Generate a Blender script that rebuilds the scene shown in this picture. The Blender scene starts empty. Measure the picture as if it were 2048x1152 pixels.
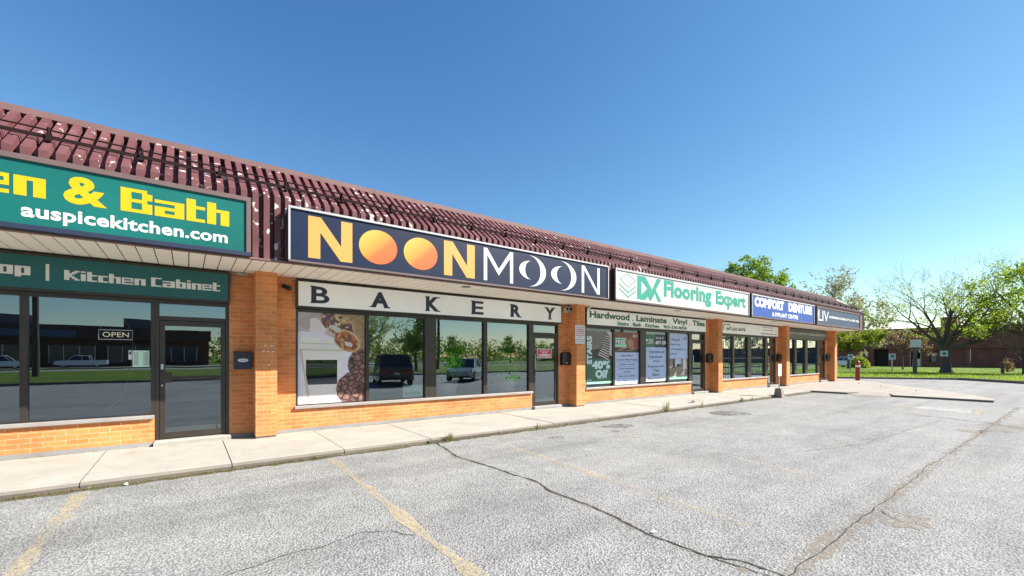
import bpy, math, random
from mathutils import Vector, Matrix
R = math.radians
scene = bpy.context.scene
COL = scene.collection

# ------------------------------------------------------------------ camera
cam_data = bpy.data.cameras.new("camera")
cam = bpy.data.objects.new("camera", cam_data)
COL.objects.link(cam)
cam_data.sensor_width = 36.0
cam_data.lens = 860.0 / 2048.0 * 36.0
cam_data.shift_y = (713 - 576) / 2048.0
cam_data.clip_start = 0.05
cam_data.clip_end = 2000
cam.location = (0, 0, 1.6)
cam.rotation_euler = (R(90), 0, -math.atan2(0.602, 0.7985))
scene.camera = cam

# ------------------------------------------------------------------ world, sun, exposure
SUN_EL = R(38.6)
SUN_AZ = math.atan2(0.8, -0.6)          # clockwise from +Y
world = bpy.data.worlds.new("World")
scene.world = world
world.use_nodes = True
wn = world.node_tree
for n in list(wn.nodes):
    wn.nodes.remove(n)
wo = wn.nodes.new("ShaderNodeOutputWorld")
wb = wn.nodes.new("ShaderNodeBackground")
sky = wn.nodes.new("ShaderNodeTexSky")
sky.sky_type = 'NISHITA'
sky.sun_disc = False
sky.sun_elevation = SUN_EL
sky.sun_rotation = SUN_AZ
sky.altitude = 100
sky.air_density = 1.0
sky.dust_density = 0.1
sky.ozone_density = 3.5
wb.inputs["Strength"].default_value = 0.05
sp_ = wn.nodes.new("ShaderNodeSeparateColor"); cb_ = wn.nodes.new("ShaderNodeCombineColor")
wn.links.new(sky.outputs[0], sp_.inputs[0])
for ch, (k_, e_) in enumerate([(0.79, 1.36), (1.08, 1.13), (1.72, 0.80)]):   # tone curve per channel: a deeper, cleaner blue
    pw = wn.nodes.new("ShaderNodeMath"); pw.operation = 'POWER'; pw.inputs[1].default_value = e_
    mu = wn.nodes.new("ShaderNodeMath"); mu.operation = 'MULTIPLY'; mu.inputs[1].default_value = k_
    wn.links.new(sp_.outputs[ch], pw.inputs[0]); wn.links.new(pw.outputs[0], mu.inputs[0]); wn.links.new(mu.outputs[0], cb_.inputs[ch])
wn.links.new(cb_.outputs[0], wb.inputs[0])
wn.links.new(wb.outputs[0], wo.inputs[0])
sun_data = bpy.data.lights.new("sun", 'SUN')
sun_data.energy = 4.6
sun_data.angle = R(0.5)
sun_data.color = (1.0, 0.95, 0.86)
sun = bpy.data.objects.new("sun", sun_data)
COL.objects.link(sun)
to_sun = Vector((math.sin(SUN_AZ) * math.cos(SUN_EL), math.cos(SUN_AZ) * math.cos(SUN_EL), math.sin(SUN_EL)))
sun.rotation_euler = to_sun.to_track_quat('Z', 'Y').to_euler()
sun.location = to_sun * 60
vs = scene.view_settings
vs.view_transform = 'Standard'
vs.look = 'None'
vs.exposure = 1.5
vs.gamma = 1.0
vs.use_curve_mapping = False
scene.cycles.max_bounces = 8
scene.cycles.transparent_max_bounces = 24
scene.cycles.sample_clamp_indirect = 6.0

# ------------------------------------------------------------------ materials
MATS = {}
def nodes_of(name):
    m = bpy.data.materials.new(name)
    m.use_nodes = True
    nt = m.node_tree
    return m, nt, nt.nodes["Principled BSDF"]

def noise_node(nt, scale, detail=4.0, rough=0.55, vec=None, kind="Object"):
    n = nt.nodes.new("ShaderNodeTexNoise")
    n.inputs["Scale"].default_value = scale
    n.inputs["Detail"].default_value = detail
    n.inputs["Roughness"].default_value = rough
    if vec is None:
        tc = nt.nodes.new("ShaderNodeTexCoord")
        vec = tc.outputs[kind]
    nt.links.new(vec, n.inputs["Vector"])
    return n

def ramp(nt, src, stops):
    r = nt.nodes.new("ShaderNodeValToRGB")
    els = r.color_ramp.elements
    while len(els) > 1:
        els.remove(els[-1])
    els[0].position = stops[0][0]
    els[0].color = (*stops[0][1], 1)
    for p, c in stops[1:]:
        e = els.new(p)
        e.color = (*c, 1)
    nt.links.new(src, r.inputs[0])
    return r

def g(v):
    return (v, v, v)

def mixc(nt, fac, a, b, mode='MIX'):
    m = nt.nodes.new("ShaderNodeMix")
    m.data_type = 'RGBA'
    m.blend_type = mode
    def put(sock, v):
        if isinstance(v, tuple):
            sock.default_value = (*v, 1)
        elif isinstance(v, (int, float)):
            sock.default_value = v
        else:
            nt.links.new(v, sock)
    put(m.inputs[0], fac); put(m.inputs[6], a); put(m.inputs[7], b)
    return m.outputs[2]

def bump(nt, bsdf, height, strength=0.3, dist=0.01):
    b = nt.nodes.new("ShaderNodeBump")
    b.inputs["Strength"].default_value = strength
    b.inputs["Distance"].default_value = dist
    nt.links.new(height, b.inputs["Height"])
    nt.links.new(b.outputs[0], bsdf.inputs["Normal"])

def mat(name, col, rough=0.6, metal=0.0, var=0.12, scale=6.0, bmp=0.0, bscale=60.0, spec=0.5, coat=0.0):
    if name in MATS:
        return MATS[name]
    m, nt, b = nodes_of(name)
    n = noise_node(nt, scale, 5)
    lo = tuple(max(0, c * (1 - var)) for c in col)
    hi = tuple(min(1, c * (1 + var)) for c in col)
    r = ramp(nt, n.outputs[0], [(0.3, lo), (0.7, hi)])
    nt.links.new(r.outputs[0], b.inputs["Base Color"])
    b.inputs["Roughness"].default_value = rough
    b.inputs["Metallic"].default_value = metal
    b.inputs["Specular IOR Level"].default_value = spec
    b.inputs["Coat Weight"].default_value = coat
    if bmp:
        bn = noise_node(nt, bscale, 4)
        bump(nt, b, bn.outputs[0], bmp, 0.005)
    MATS[name] = m
    return m

def brick_mat(name, c1, c2, mortar, bw=0.25, rh=0.0766, ms=0.006, dark=0.70):
    m, nt, b = nodes_of(name)
    uv = nt.nodes.new("ShaderNodeTexCoord").outputs["UV"]
    br = nt.nodes.new("ShaderNodeTexBrick")
    br.offset = 0.5
    br.inputs["Scale"].default_value = 1.0
    br.inputs["Brick Width"].default_value = bw
    br.inputs["Row Height"].default_value = rh
    br.inputs["Mortar Size"].default_value = ms
    br.inputs["Mortar Smooth"].default_value = 0.15
    br.inputs["Bias"].default_value = -0.1
    nt.links.new(uv, br.inputs["Vector"])
    br.inputs["Color1"].default_value = (*c1, 1)
    br.inputs["Color2"].default_value = (*c2, 1)
    br.inputs["Mortar"].default_value = (*mortar, 1)
    n = noise_node(nt, 1.1, 5, 0.6)
    r = ramp(nt, n.outputs[0], [(0.3, g(dark)), (0.62, g(1.0))])
    c = mixc(nt, 1.0, br.outputs[0], r.outputs[0], 'MULTIPLY')
    n2 = noise_node(nt, 40, 3)
    r2 = ramp(nt, n2.outputs[0], [(0.3, g(0.85)), (0.7, g(1.08))])
    c = mixc(nt, 1.0, c, r2.outputs[0], 'MULTIPLY')
    # pale efflorescence in a few places
    n3 = noise_node(nt, 0.9, 6, 0.7)
    r3 = ramp(nt, n3.outputs[0], [(0.62, g(0.0)), (0.75, g(0.25))])
    c = mixc(nt, r3.outputs[0], c, (0.5, 0.33, 0.22))
    nt.links.new(c, b.inputs["Base Color"])
    b.inputs["Roughness"].default_value = 0.85
    inv = nt.nodes.new("ShaderNodeMath"); inv.operation = 'SUBTRACT'
    inv.inputs[0].default_value = 1.0
    nt.links.new(br.outputs["Fac"], inv.inputs[1])
    ad = nt.nodes.new("ShaderNodeMath"); ad.operation = 'MULTIPLY_ADD'
    nt.links.new(n2.outputs[0], ad.inputs[0]); ad.inputs[1].default_value = 0.25
    nt.links.new(inv.outputs[0], ad.inputs[2])
    bump(nt, b, ad.outputs[0], 0.6, 0.006)
    MATS[name] = m
    return m

BRICK = brick_mat("orange_brick", (0.74, 0.265, 0.082), (0.58, 0.185, 0.050), (0.65, 0.39, 0.20))
FARBRICK = brick_mat("dark_red_brick", (0.24, 0.078, 0.062), (0.19, 0.062, 0.05), (0.2, 0.095, 0.08), 0.6, 0.2, 0.02)
BROWNBRICK = brick_mat("brown_brick", (0.14, 0.07, 0.045), (0.11, 0.055, 0.035), (0.13, 0.08, 0.06), 0.6, 0.2, 0.02)

def asphalt_mat():
    m, nt, b = nodes_of("worn_asphalt")
    tc = nt.nodes.new("ShaderNodeTexCoord").outputs["Object"]
    v = nt.nodes.new("ShaderNodeTexVoronoi")
    v.inputs["Scale"].default_value = 55
    nt.links.new(tc, v.inputs["Vector"])
    vr = ramp(nt, v.outputs["Distance"], [(0.0, (0.345, 0.338, 0.325)), (0.42, (0.302, 0.296, 0.284)), (0.62, (0.180, 0.176, 0.169))])
    f = noise_node(nt, 34, 5, 0.7, tc)
    fr = ramp(nt, f.outputs[0], [(0.32, g(0.72)), (0.48, g(0.99)), (0.68, g(1.13))])
    c = mixc(nt, 1.0, vr.outputs[0], fr.outputs[0], 'MULTIPLY')
    l1 = noise_node(nt, 0.42, 6, 0.62, tc)
    lr = ramp(nt, l1.outputs[0], [(0.3, g(0.82)), (0.48, g(1.0)), (0.7, g(1.12))])
    c = mixc(nt, 1.0, c, lr.outputs[0], 'MULTIPLY')
    l2 = noise_node(nt, 2.6, 5, 0.65, tc)
    l2r = ramp(nt, l2.outputs[0], [(0.3, g(0.86)), (0.6, g(1.05))])
    c = mixc(nt, 1.0, c, l2r.outputs[0], 'MULTIPLY')
    mp4 = nt.nodes.new("ShaderNodeMapping"); mp4.inputs["Scale"].default_value = (0.10, 1.5, 1.0); mp4.inputs["Rotation"].default_value = (0, 0, 0.06)
    nt.links.new(tc, mp4.inputs[0])
    l4 = noise_node(nt, 1.0, 5, 0.6, mp4.outputs[0])
    l4r = ramp(nt, l4.outputs[0], [(0.34, g(0.84)), (0.5, g(1.0)), (0.7, g(1.06))])
    c = mixc(nt, 1.0, c, l4r.outputs[0], 'MULTIPLY')
    l5 = noise_node(nt, 1.1, 3, 0.5, tc)
    l5r = ramp(nt, l5.outputs[0], [(0.70, g(1.0)), (0.78, g(0.80))])
    c = mixc(nt, 1.0, c, l5r.outputs[0], 'MULTIPLY')
    # tan dust far along the lot
    l3 = noise_node(nt, 0.19, 5, 0.6, tc)
    l3r = ramp(nt, l3.outputs[0], [(0.5, g(0.0)), (0.72, g(0.45))])
    c = mixc(nt, l3r.outputs[0], c, (0.32, 0.295, 0.265))
    nt.links.new(c, b.inputs["Base Color"])
    b.inputs["Roughness"].default_value = 0.9
    b.inputs["Specular IOR Level"].default_value = 0.25
    inv = nt.nodes.new("ShaderNodeMath"); inv.operation = 'MULTIPLY_ADD'
    nt.links.new(v.outputs["Distance"], inv.inputs[0]); inv.inputs[1].default_value = -1.0
    nt.links.new(f.outputs[0], inv.inputs[2])
    bump(nt, b, inv.outputs[0], 0.7, 0.012)
    return m
ASPHALT = asphalt_mat()

def concrete_mat(name, base, var=0.14, stain=(0.17, 0.155, 0.135), amount=0.55):
    m, nt, b = nodes_of(name)
    tc = nt.nodes.new("ShaderNodeTexCoord").outputs["Object"]
    a = noise_node(nt, 1.3, 6, 0.65, tc)
    r = ramp(nt, a.outputs[0], [(0.3, tuple(x * (1 - var) for x in base)), (0.65, tuple(x * (1 + var * .5) for x in base))])
    f = noise_node(nt, 60, 4, 0.7, tc)
    fr = ramp(nt, f.outputs[0], [(0.3, g(0.85)), (0.6, g(1.04))])
    c = mixc(nt, 1.0, r.outputs[0], fr.outputs[0], 'MULTIPLY')
    s = noise_node(nt, 3.4, 7, 0.72, tc)
    sr = ramp(nt, s.outputs[0], [(0.56, g(0.0)), (0.72, g(amount))])
    c = mixc(nt, sr.outputs[0], c, stain)
    nt.links.new(c, b.inputs["Base Color"])
    b.inputs["Roughness"].default_value = 0.9
    b.inputs["Specular IOR Level"].default_value = 0.25
    bump(nt, b, f.outputs[0], 0.35, 0.004)
    MATS[name] = m
    return m
CONC = concrete_mat("sidewalk_concrete", (0.36, 0.335, 0.295))
CONCGREY = concrete_mat("grey_concrete", (0.27, 0.262, 0.25), 0.2)
APRON = concrete_mat("apron_concrete", (0.33, 0.295, 0.255), 0.2, (0.2, 0.16, 0.12), 0.5)
CURBC = concrete_mat("kerb_concrete", (0.19, 0.165, 0.138), 0.2)

def roof_mat():
    m, nt, b = nodes_of("faded_maroon_metal")
    tc = nt.nodes.new("ShaderNodeTexCoord").outputs["Object"]
    a = noise_node(nt, 1.6, 5, 0.6, tc)
    r = ramp(nt, a.outputs[0], [(0.3, (0.095, 0.034, 0.036)), (0.7, (0.150, 0.064, 0.066))])
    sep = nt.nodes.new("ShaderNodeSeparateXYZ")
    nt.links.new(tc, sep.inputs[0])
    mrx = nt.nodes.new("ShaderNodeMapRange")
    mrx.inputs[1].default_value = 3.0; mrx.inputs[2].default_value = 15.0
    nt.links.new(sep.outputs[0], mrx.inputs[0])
    flank_shaded = mixc(nt, mrx.outputs[0], r.outputs[0], (0.058, 0.021, 0.026))   # shade of the rib flanks painted in, darker towards the right
    # bare primer where the paint has flaked; more of it towards the left end
    p = noise_node(nt, 8.0, 3, 0.5, tc)
    big = noise_node(nt, 0.8, 2, 0.5, tc)
    mr = nt.nodes.new("ShaderNodeMapRange")
    mr.inputs[1].default_value = -3.0; mr.inputs[2].default_value = 9.0
    mr.inputs[3].default_value = 0.10; mr.inputs[4].default_value = -0.02
    nt.links.new(sep.outputs[0], mr.inputs[0])
    s1 = nt.nodes.new("ShaderNodeMath"); s1.operation = 'MULTIPLY_ADD'
    nt.links.new(big.outputs[0], s1.inputs[0]); s1.inputs[1].default_value = 0.30
    nt.links.new(p.outputs[0], s1.inputs[2])
    s2 = nt.nodes.new("ShaderNodeMath"); s2.operation = 'ADD'
    nt.links.new(s1.outputs[0], s2.inputs[0]); nt.links.new(mr.outputs[0], s2.inputs[1])
    fl = ramp(nt, s2.outputs[0], [(0.905, g(0.0)), (0.92, g(0.9))])
    c = mixc(nt, fl.outputs[0], flank_shaded, (0.50, 0.45, 0.43))
    nt.links.new(c, b.inputs["Base Color"])
    b.inputs["Roughness"].default_value = 0.6
    b.inputs["Specular IOR Level"].default_value = 0.2
    return m
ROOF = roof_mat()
CAP = mat("pale_maroon_flashing", (0.19, 0.105, 0.10), 0.5, 0, 0.15, 2)
GUARD = mat("dark_guard_steel", (0.02, 0.010, 0.010), 0.85, 0, 0.2, spec=0.1)
FRAME = mat("dark_bronze_aluminium", (0.042, 0.032, 0.026), 0.4, 0.3, 0.2, 3, spec=0.5)
SILL = mat("pale_metal_sill", (0.33, 0.30, 0.285), 0.45, 0.2, 0.12, 3)
SOFFIT = mat("cream_soffit_panel", (0.86, 0.80, 0.70), 0.55, 0, 0.05, 1.2)
DARK = mat("dark_recess", (0.02, 0.018, 0.017), 0.8, 0, 0.2)
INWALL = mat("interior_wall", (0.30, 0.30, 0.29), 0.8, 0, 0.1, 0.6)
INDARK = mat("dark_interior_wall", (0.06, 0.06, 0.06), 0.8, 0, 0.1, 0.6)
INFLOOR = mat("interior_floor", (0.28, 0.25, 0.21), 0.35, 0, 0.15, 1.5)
WHITE = mat("white_paint", (0.62, 0.62, 0.61), 0.45, 0, 0.04)
WARMWHITE = mat("warm_white_vinyl", (0.50, 0.49, 0.43), 0.4, 0, 0.03, 1)
BOARDWHITE = mat("white_sign_board", (0.86, 0.86, 0.86), 0.4, 0, 0.06, 0.9)
BLACK = mat("black_plastic", (0.012, 0.012, 0.014), 0.4, 0, 0.2)
STEEL = mat("brushed_steel", (0.5, 0.5, 0.5), 0.35, 0.8, 0.1)
BARK = mat("grey_brown_bark", (0.085, 0.065, 0.05), 0.9, 0, 0.4, 9, 0.6, 30)
NAVY = mat("navy_sign_vinyl", (0.004, 0.0095, 0.034), 0.42, 0, 0.25, 0.7, spec=0.3)
TEAL = mat("teal_sign_vinyl", (0.005, 0.105, 0.092), 0.42, 0, 0.18, 0.7, spec=0.3)
DARKTEAL = mat("dark_teal_board", (0.004, 0.085, 0.090), 0.35, 0, 0.15, 0.9)
YELLOW = mat("yellow_vinyl", (0.50, 0.355, 0.0), 0.4, 0, 0.03)
AMBER = mat("amber_vinyl", (0.52, 0.27, 0.06), 0.4, 0, 0.03)
BLUE = mat("blue_sign_vinyl", (0.012, 0.052, 0.26), 0.38, 0, 0.06, 1)
SLATE = mat("slate_blue_vinyl", (0.028, 0.046, 0.10), 0.4, 0, 0.08, 1)
BLACKGREEN = mat("black_green_board", (0.016, 0.026, 0.030), 0.35, 0, 0.15, 1)
NAVYINK = mat("navy_ink", (0.016, 0.022, 0.05), 0.45, 0, 0.1)
GREENINK = mat("green_ink", (0.01, 0.12, 0.055), 0.45, 0, 0.1)
TURQ = mat("turquoise_vinyl", (0.022, 0.225, 0.165), 0.4, 0, 0.05)
REDINK = mat("red_ink", (0.50, 0.03, 0.05), 0.45, 0, 0.1)
GREYINK = mat("grey_ink", (0.06, 0.08, 0.12), 0.5, 0, 0.1)
RED = mat("red_bollard_paint", (0.20, 0.018, 0.02), 0.5, 0, 0.2, 5)
SIGNTRIM = mat("tan_box_trim", (0.12, 0.078, 0.074), 0.5, 0, 0.12, 2)
BOXBLACK = mat("black_box_side", (0.016, 0.014, 0.018), 0.5, 0, 0.15, 2)
WHITETRIM = mat("white_box_trim", (0.40, 0.385, 0.40), 0.4, 0.1, 0.06, 2)

def sun_disc_mat():
    m, nt, b = nodes_of("sun_graphic_print")
    uv = nt.nodes.new("ShaderNodeTexCoord").outputs["UV"]
    sep = nt.nodes.new("ShaderNodeSeparateXYZ")
    nt.links.new(uv, sep.inputs[0])
    a = nt.nodes.new("ShaderNodeMath"); a.operation = 'SUBTRACT'
    nt.links.new(sep.outputs[0], a.inputs[0]); nt.links.new(sep.outputs[1], a.inputs[1])
    mr = nt.nodes.new("ShaderNodeMapRange")
    mr.inputs[1].default_value = -0.75; mr.inputs[2].default_value = 0.75
    nt.links.new(a.outputs[0], mr.inputs[0])
    r = ramp(nt, mr.outputs[0], [(0.1, (0.52, 0.33, 0.05)), (0.45, (0.51, 0.215, 0.028)), (0.62, (0.50, 0.115, 0.022)), (0.95, (0.50, 0.095, 0.02))])
    nt.links.new(r.outputs[0], b.inputs["Base Color"])
    b.inputs["Roughness"].default_value = 0.4
    return m
SUNPRINT = sun_disc_mat()

def glass_mat(name, tint=(0.55, 0.58, 0.58), base=0.16):
    m, nt, b = nodes_of(name)
    nt.nodes.remove(b)
    out = nt.nodes["Material Output"]
    fr = nt.nodes.new("ShaderNodeFresnel"); fr.inputs[0].default_value = 1.5
    ma = nt.nodes.new("ShaderNodeMath"); ma.operation = 'MULTIPLY_ADD'; ma.use_clamp = True
    nt.links.new(fr.outputs[0], ma.inputs[0]); ma.inputs[1].default_value = 1.5; ma.inputs[2].default_value = base
    tr = nt.nodes.new("ShaderNodeBsdfTransparent"); tr.inputs[0].default_value = (*tint, 1)
    gl = nt.nodes.new("ShaderNodeBsdfGlossy"); gl.inputs["Roughness"].default_value = 0.0
    gl.inputs[0].default_value = (0.70, 0.84, 0.96, 1)
    wv = noise_node(nt, 0.8, 1, 0.4)
    wb_ = nt.nodes.new("ShaderNodeBump"); wb_.inputs["Strength"].default_value = 0.25; wb_.inputs["Distance"].default_value = 0.012
    nt.links.new(wv.outputs[0], wb_.inputs["Height"]); nt.links.new(wb_.outputs[0], gl.inputs["Normal"])
    mx = nt.nodes.new("ShaderNodeMixShader")
    nt.links.new(ma.outputs[0], mx.inputs[0]); nt.links.new(tr.outputs[0], mx.inputs[1]); nt.links.new(gl.outputs[0], mx.inputs[2])
    nt.links.new(mx.outputs[0], out.inputs[0])
    return m
GLASS = glass_mat("shop_window_glass", (0.84, 0.86, 0.85), 0.19)
DARKGLASS = glass_mat("tinted_window_glass", (0.55, 0.57, 0.58), 0.17)
COATED = glass_mat("coated_window_glass", (0.45, 0.47, 0.48), 0.36)
CLEARGLASS = glass_mat("clear_window_glass", (0.86, 0.88, 0.88), 0.03)

def worn_paint(name, col, lo, hi, scale=9):
    m, nt, b = nodes_of(name)
    out = nt.nodes["Material Output"]
    b.inputs["Base Color"].default_value = (*col, 1)
    b.inputs["Roughness"].default_value = 0.8
    n1 = noise_node(nt, scale, 6, 0.75)
    n2 = noise_node(nt, 0.8, 3, 0.5)
    ad = nt.nodes.new("ShaderNodeMath"); ad.operation = 'MULTIPLY_ADD'
    nt.links.new(n2.outputs[0], ad.inputs[0]); ad.inputs[1].default_value = 0.5
    nt.links.new(n1.outputs[0], ad.inputs[2])
    r = ramp(nt, ad.outputs[0], [(lo, g(0.0)), (hi, g(0.85))])
    tr = nt.nodes.new("ShaderNodeBsdfTransparent")
    mx = nt.nodes.new("ShaderNodeMixShader")
    nt.links.new(r.outputs[0], mx.inputs[0]); nt.links.new(tr.outputs[0], mx.inputs[1]); nt.links.new(b.outputs[0], mx.inputs[2])
    nt.links.new(mx.outputs[0], out.inputs[0])
    return m
LINEPAINT = worn_paint("worn_yellow_paint", (0.54, 0.43, 0.25), 0.65, 1.08, 16)
LINEPALE = worn_paint("pale_worn_yellow_paint", (0.50, 0.41, 0.28), 0.72, 1.15, 16)
LINEWHITE = worn_paint("worn_white_paint", (0.5, 0.48, 0.47), 0.62, 0.95, 12)
DUST = worn_paint("tan_grit", (0.25, 0.20, 0.15), 0.68, 0.90, 11)
STAIN = worn_paint("oil_stain", (0.09, 0.085, 0.08), 0.62, 0.95, 8)
CRACK = mat("crack_fill", (0.025, 0.028, 0.022), 0.95, 0, 0.4, 20)
LITTER = worn_paint("leaf_litter", (0.10, 0.085, 0.035), 0.52, 0.66, 26)

def leaf_mat(name, c1, c2, trans=0.35):
    m, nt, b = nodes_of(name)
    out = nt.nodes["Material Output"]
    n = noise_node(nt, 0.55, 4, 0.6)
    n2 = noise_node(nt, 14.0, 2, 0.5)
    mx0 = nt.nodes.new("ShaderNodeMath"); mx0.operation = 'MULTIPLY_ADD'
    nt.links.new(n2.outputs[0], mx0.inputs[0]); mx0.inputs[1].default_value = 0.8
    nt.links.new(n.outputs[0], mx0.inputs[2])
    r = ramp(nt, mx0.outputs[0], [(0.65, c1), (1.1, c2)])
    nt.links.new(r.outputs[0], b.inputs["Base Color"])
    b.inputs["Roughness"].default_value = 0.55
    b.inputs["Specular IOR Level"].default_value = 0.3
    t = nt.nodes.new("ShaderNodeBsdfTranslucent")
    nt.links.new(r.outputs[0], t.inputs[0])
    mx = nt.nodes.new("ShaderNodeMixShader"); mx.inputs[0].default_value = trans
    nt.links.new(b.outputs[0], mx.inputs[1]); nt.links.new(t.outputs[0], mx.inputs[2])
    nt.links.new(mx.outputs[0], out.inputs[0])
    return m
LEAF_LOCUST = leaf_mat("young_locust_leaf", (0.17, 0.26, 0.014), (0.36, 0.46, 0.035), 0.48)
LEAF_GREEN = leaf_mat("green_leaf", (0.095, 0.18, 0.014), (0.26, 0.38, 0.04))
LEAF_BRIGHT = leaf_mat("bright_maple_leaf", (0.14, 0.21, 0.014), (0.34, 0.38, 0.04), 0.4)
LEAF_PALE = leaf_mat("pale_blossom_leaf", (0.16, 0.18, 0.05), (0.42, 0.40, 0.22), 0.35)
LEAF_POT = leaf_mat("houseplant_leaf", (0.11, 0.38, 0.04), (0.25, 0.62, 0.08))
LEAF_WEED = leaf_mat("weed_leaf", (0.10, 0.125, 0.02), (0.26, 0.26, 0.08))
LEAF_RUST = leaf_mat("rusty_leaf", (0.14, 0.09, 0.03), (0.30, 0.20, 0.10))

def grass_mat():
    m, nt, b = nodes_of("mown_grass")
    tc = nt.nodes.new("ShaderNodeTexCoord").outputs["Object"]
    n = noise_node(nt, 0.35, 6, 0.6, tc)
    r = ramp(nt, n.outputs[0], [(0.3, (0.07, 0.125, 0.010)), (0.55, (0.12, 0.19, 0.016)), (0.75, (0.19, 0.235, 0.028))])
    f = noise_node(nt, 18, 4, 0.7, tc)
    fr = ramp(nt, f.outputs[0], [(0.3, g(0.6)), (0.7, g(1.25))])
    c = mixc(nt, 1.0, r.outputs[0], fr.outputs[0], 'MULTIPLY')
    nt.links.new(c, b.inputs["Base Color"])
    b.inputs["Roughness"].default_value = 0.9
    b.inputs["Specular IOR Level"].default_value = 0.2
    bump(nt, b, f.outputs[0], 1.0, 0.08)
    return m
GRASS = grass_mat()
EARTH = mat("dry_ground", (0.08, 0.08, 0.04), 0.95, 0, 0.3, 0.4)

# ------------------------------------------------------------------ mesh helpers
def tag(o, label=None, cat=None, group=None, kind=None):
    if label: o["label"] = label
    if cat: o["category"] = cat
    if group: o["group"] = group
    if kind: o["kind"] = kind
    return o

def root_loc(o):
    while o is not None and o.parent is not None:
        o = o.parent
    return o.location.copy() if o is not None else Vector((0, 0, 0))

class MB:
    def __init__(s):
        s.v = []; s.f = []
    def add(s, vs, fs):
        k = len(s.v)
        s.v.extend([tuple(v) for v in vs])
        s.f.extend([tuple(i + k for i in f) for f in fs])
        return s
    def box(s, x0, x1, y0, y1, z0, z1, bev=0.0):
        if bev <= 0:
            vs = [(x0,y0,z0),(x1,y0,z0),(x1,y1,z0),(x0,y1,z0),(x0,y0,z1),(x1,y0,z1),(x1,y1,z1),(x0,y1,z1)]
            return s.add(vs, [(0,3,2,1),(4,5,6,7),(0,1,5,4),(1,2,6,5),(2,3,7,6),(3,0,4,7)])
        b = bev
        vs = [(x0,y0,z0),(x1,y0,z0),(x1,y1,z0),(x0,y1,z0),
              (x0,y0,z1-b),(x1,y0,z1-b),(x1,y1,z1-b),(x0,y1,z1-b),
              (x0+b,y0+b,z1),(x1-b,y0+b,z1),(x1-b,y1-b,z1),(x0+b,y1-b,z1)]
        return s.add(vs, [(0,3,2,1),(0,1,5,4),(1,2,6,5),(2,3,7,6),(3,0,4,7),
                          (4,5,9,8),(5,6,10,9),(6,7,11,10),(7,4,8,11),(8,9,10,11)])
    def quad(s, a, b, c, d):
        return s.add([a, b, c, d], [(0, 1, 2, 3)])
    def tube(s, pts, rads, n=6, cap=True):
        pts = [Vector(p) for p in pts]
        if not isinstance(rads, (list, tuple)):
            rads = [rads] * len(pts)
        k = len(s.v)
        up = None
        for i, p in enumerate(pts):
            d = (pts[min(i + 1, len(pts) - 1)] - pts[max(i - 1, 0)])
            if d.length < 1e-9: d = Vector((0, 0, 1))
            d.normalize()
            if up is None:
                up = Vector((0, 0, 1)) if abs(d.z) < 0.9 else Vector((1, 0, 0))
            a = d.cross(up)
            if a.length < 1e-4: a = d.cross(Vector((0.3, 1, 0.2)))
            a.normalize(); b = d.cross(a)
            for j in range(n):
                t = 2 * math.pi * j / n
                q = p + (a * math.cos(t) + b * math.sin(t)) * rads[i]
                s.v.append(q[:])
        for i in range(len(pts) - 1):
            for j in range(n):
                a0 = k + i * n + j; a1 = k + i * n + (j + 1) % n
                s.f.append((a0, a1, a1 + n, a0 + n))
        if cap:
            s.f.append(tuple(k + j for j in reversed(range(n))))
            s.f.append(tuple(k + (len(pts) - 1) * n + j for j in range(n)))
        return s
    def lathe(s, cx, cy, prof, n=16, cap=True):
        k = len(s.v)
        for r, z in prof:
            for j in range(n):
                t = 2 * math.pi * j / n
                s.v.append((cx + r * math.cos(t), cy + r * math.sin(t), z))
        for i in range(len(prof) - 1):
            for j in range(n):
                a0 = k + i * n + j; a1 = k + i * n + (j + 1) % n
                s.f.append((a0, a1, a1 + n, a0 + n))
        if cap:
            s.f.append(tuple(k + j for j in reversed(range(n))))
            s.f.append(tuple(k + (len(prof) - 1) * n + j for j in range(n)))
        return s
    def poly(s, pts, y, thick=0.0):
        """flat outline in (x, z), front face towards -Y at depth y"""
        area = sum(pts[i][0] * pts[(i + 1) % len(pts)][1] - pts[(i + 1) % len(pts)][0] * pts[i][1] for i in range(len(pts)))
        if area < 0: pts = pts[::-1]
        n = len(pts); k = len(s.v)
        s.v.extend([(p[0], y, p[1]) for p in pts])
        s.f.append(tuple(k + i for i in range(n)))
        if thick > 0:
            s.v.extend([(p[0], y + thick, p[1]) for p in pts])
            for i in range(n):
                j = (i + 1) % n
                s.f.append((k + i, k + n + i, k + n + j, k + j))
            s.f.append(tuple(k + n + i for i in reversed(range(n))))
        return s
    def build(s, name, material, parent=None, smooth=False, local=False, uvbox=None):
        off = Vector((0, 0, 0)) if (parent is None or local) else root_loc(parent)
        me = bpy.data.meshes.new(name)
        ox, oy, oz = off
        if off.length > 0:
            me.from_pydata([(a - ox, b - oy, c - oz) for a, b, c in s.v], [], s.f)
        else:
            me.from_pydata(s.v, [], s.f)
        uvl = me.uv_layers.new(name="UVMap")
        V = s.v
        if uvbox:
            x0, x1, z0, z1 = uvbox
        for p in me.polygons:
            nx, ny, nz = (abs(c) for c in p.normal)
            for li in p.loop_indices:
                x, y, z = V[me.loops[li].vertex_index]
                if uvbox: uv = ((x - x0) / (x1 - x0), (z - z0) / (z1 - z0))
                elif ny >= nx and ny >= nz: uv = (x, z)
                elif nx >= nz: uv = (y + 0.12, z)
                else: uv = (x, y)
                uvl.data[li].uv = uv
        if smooth:
            for p in me.polygons: p.use_smooth = True
        if material is not None: me.materials.append(material)
        o = bpy.data.objects.new(name, me)
        COL.objects.link(o)
        if parent is not None:
            o.parent = parent
        return o

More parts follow.
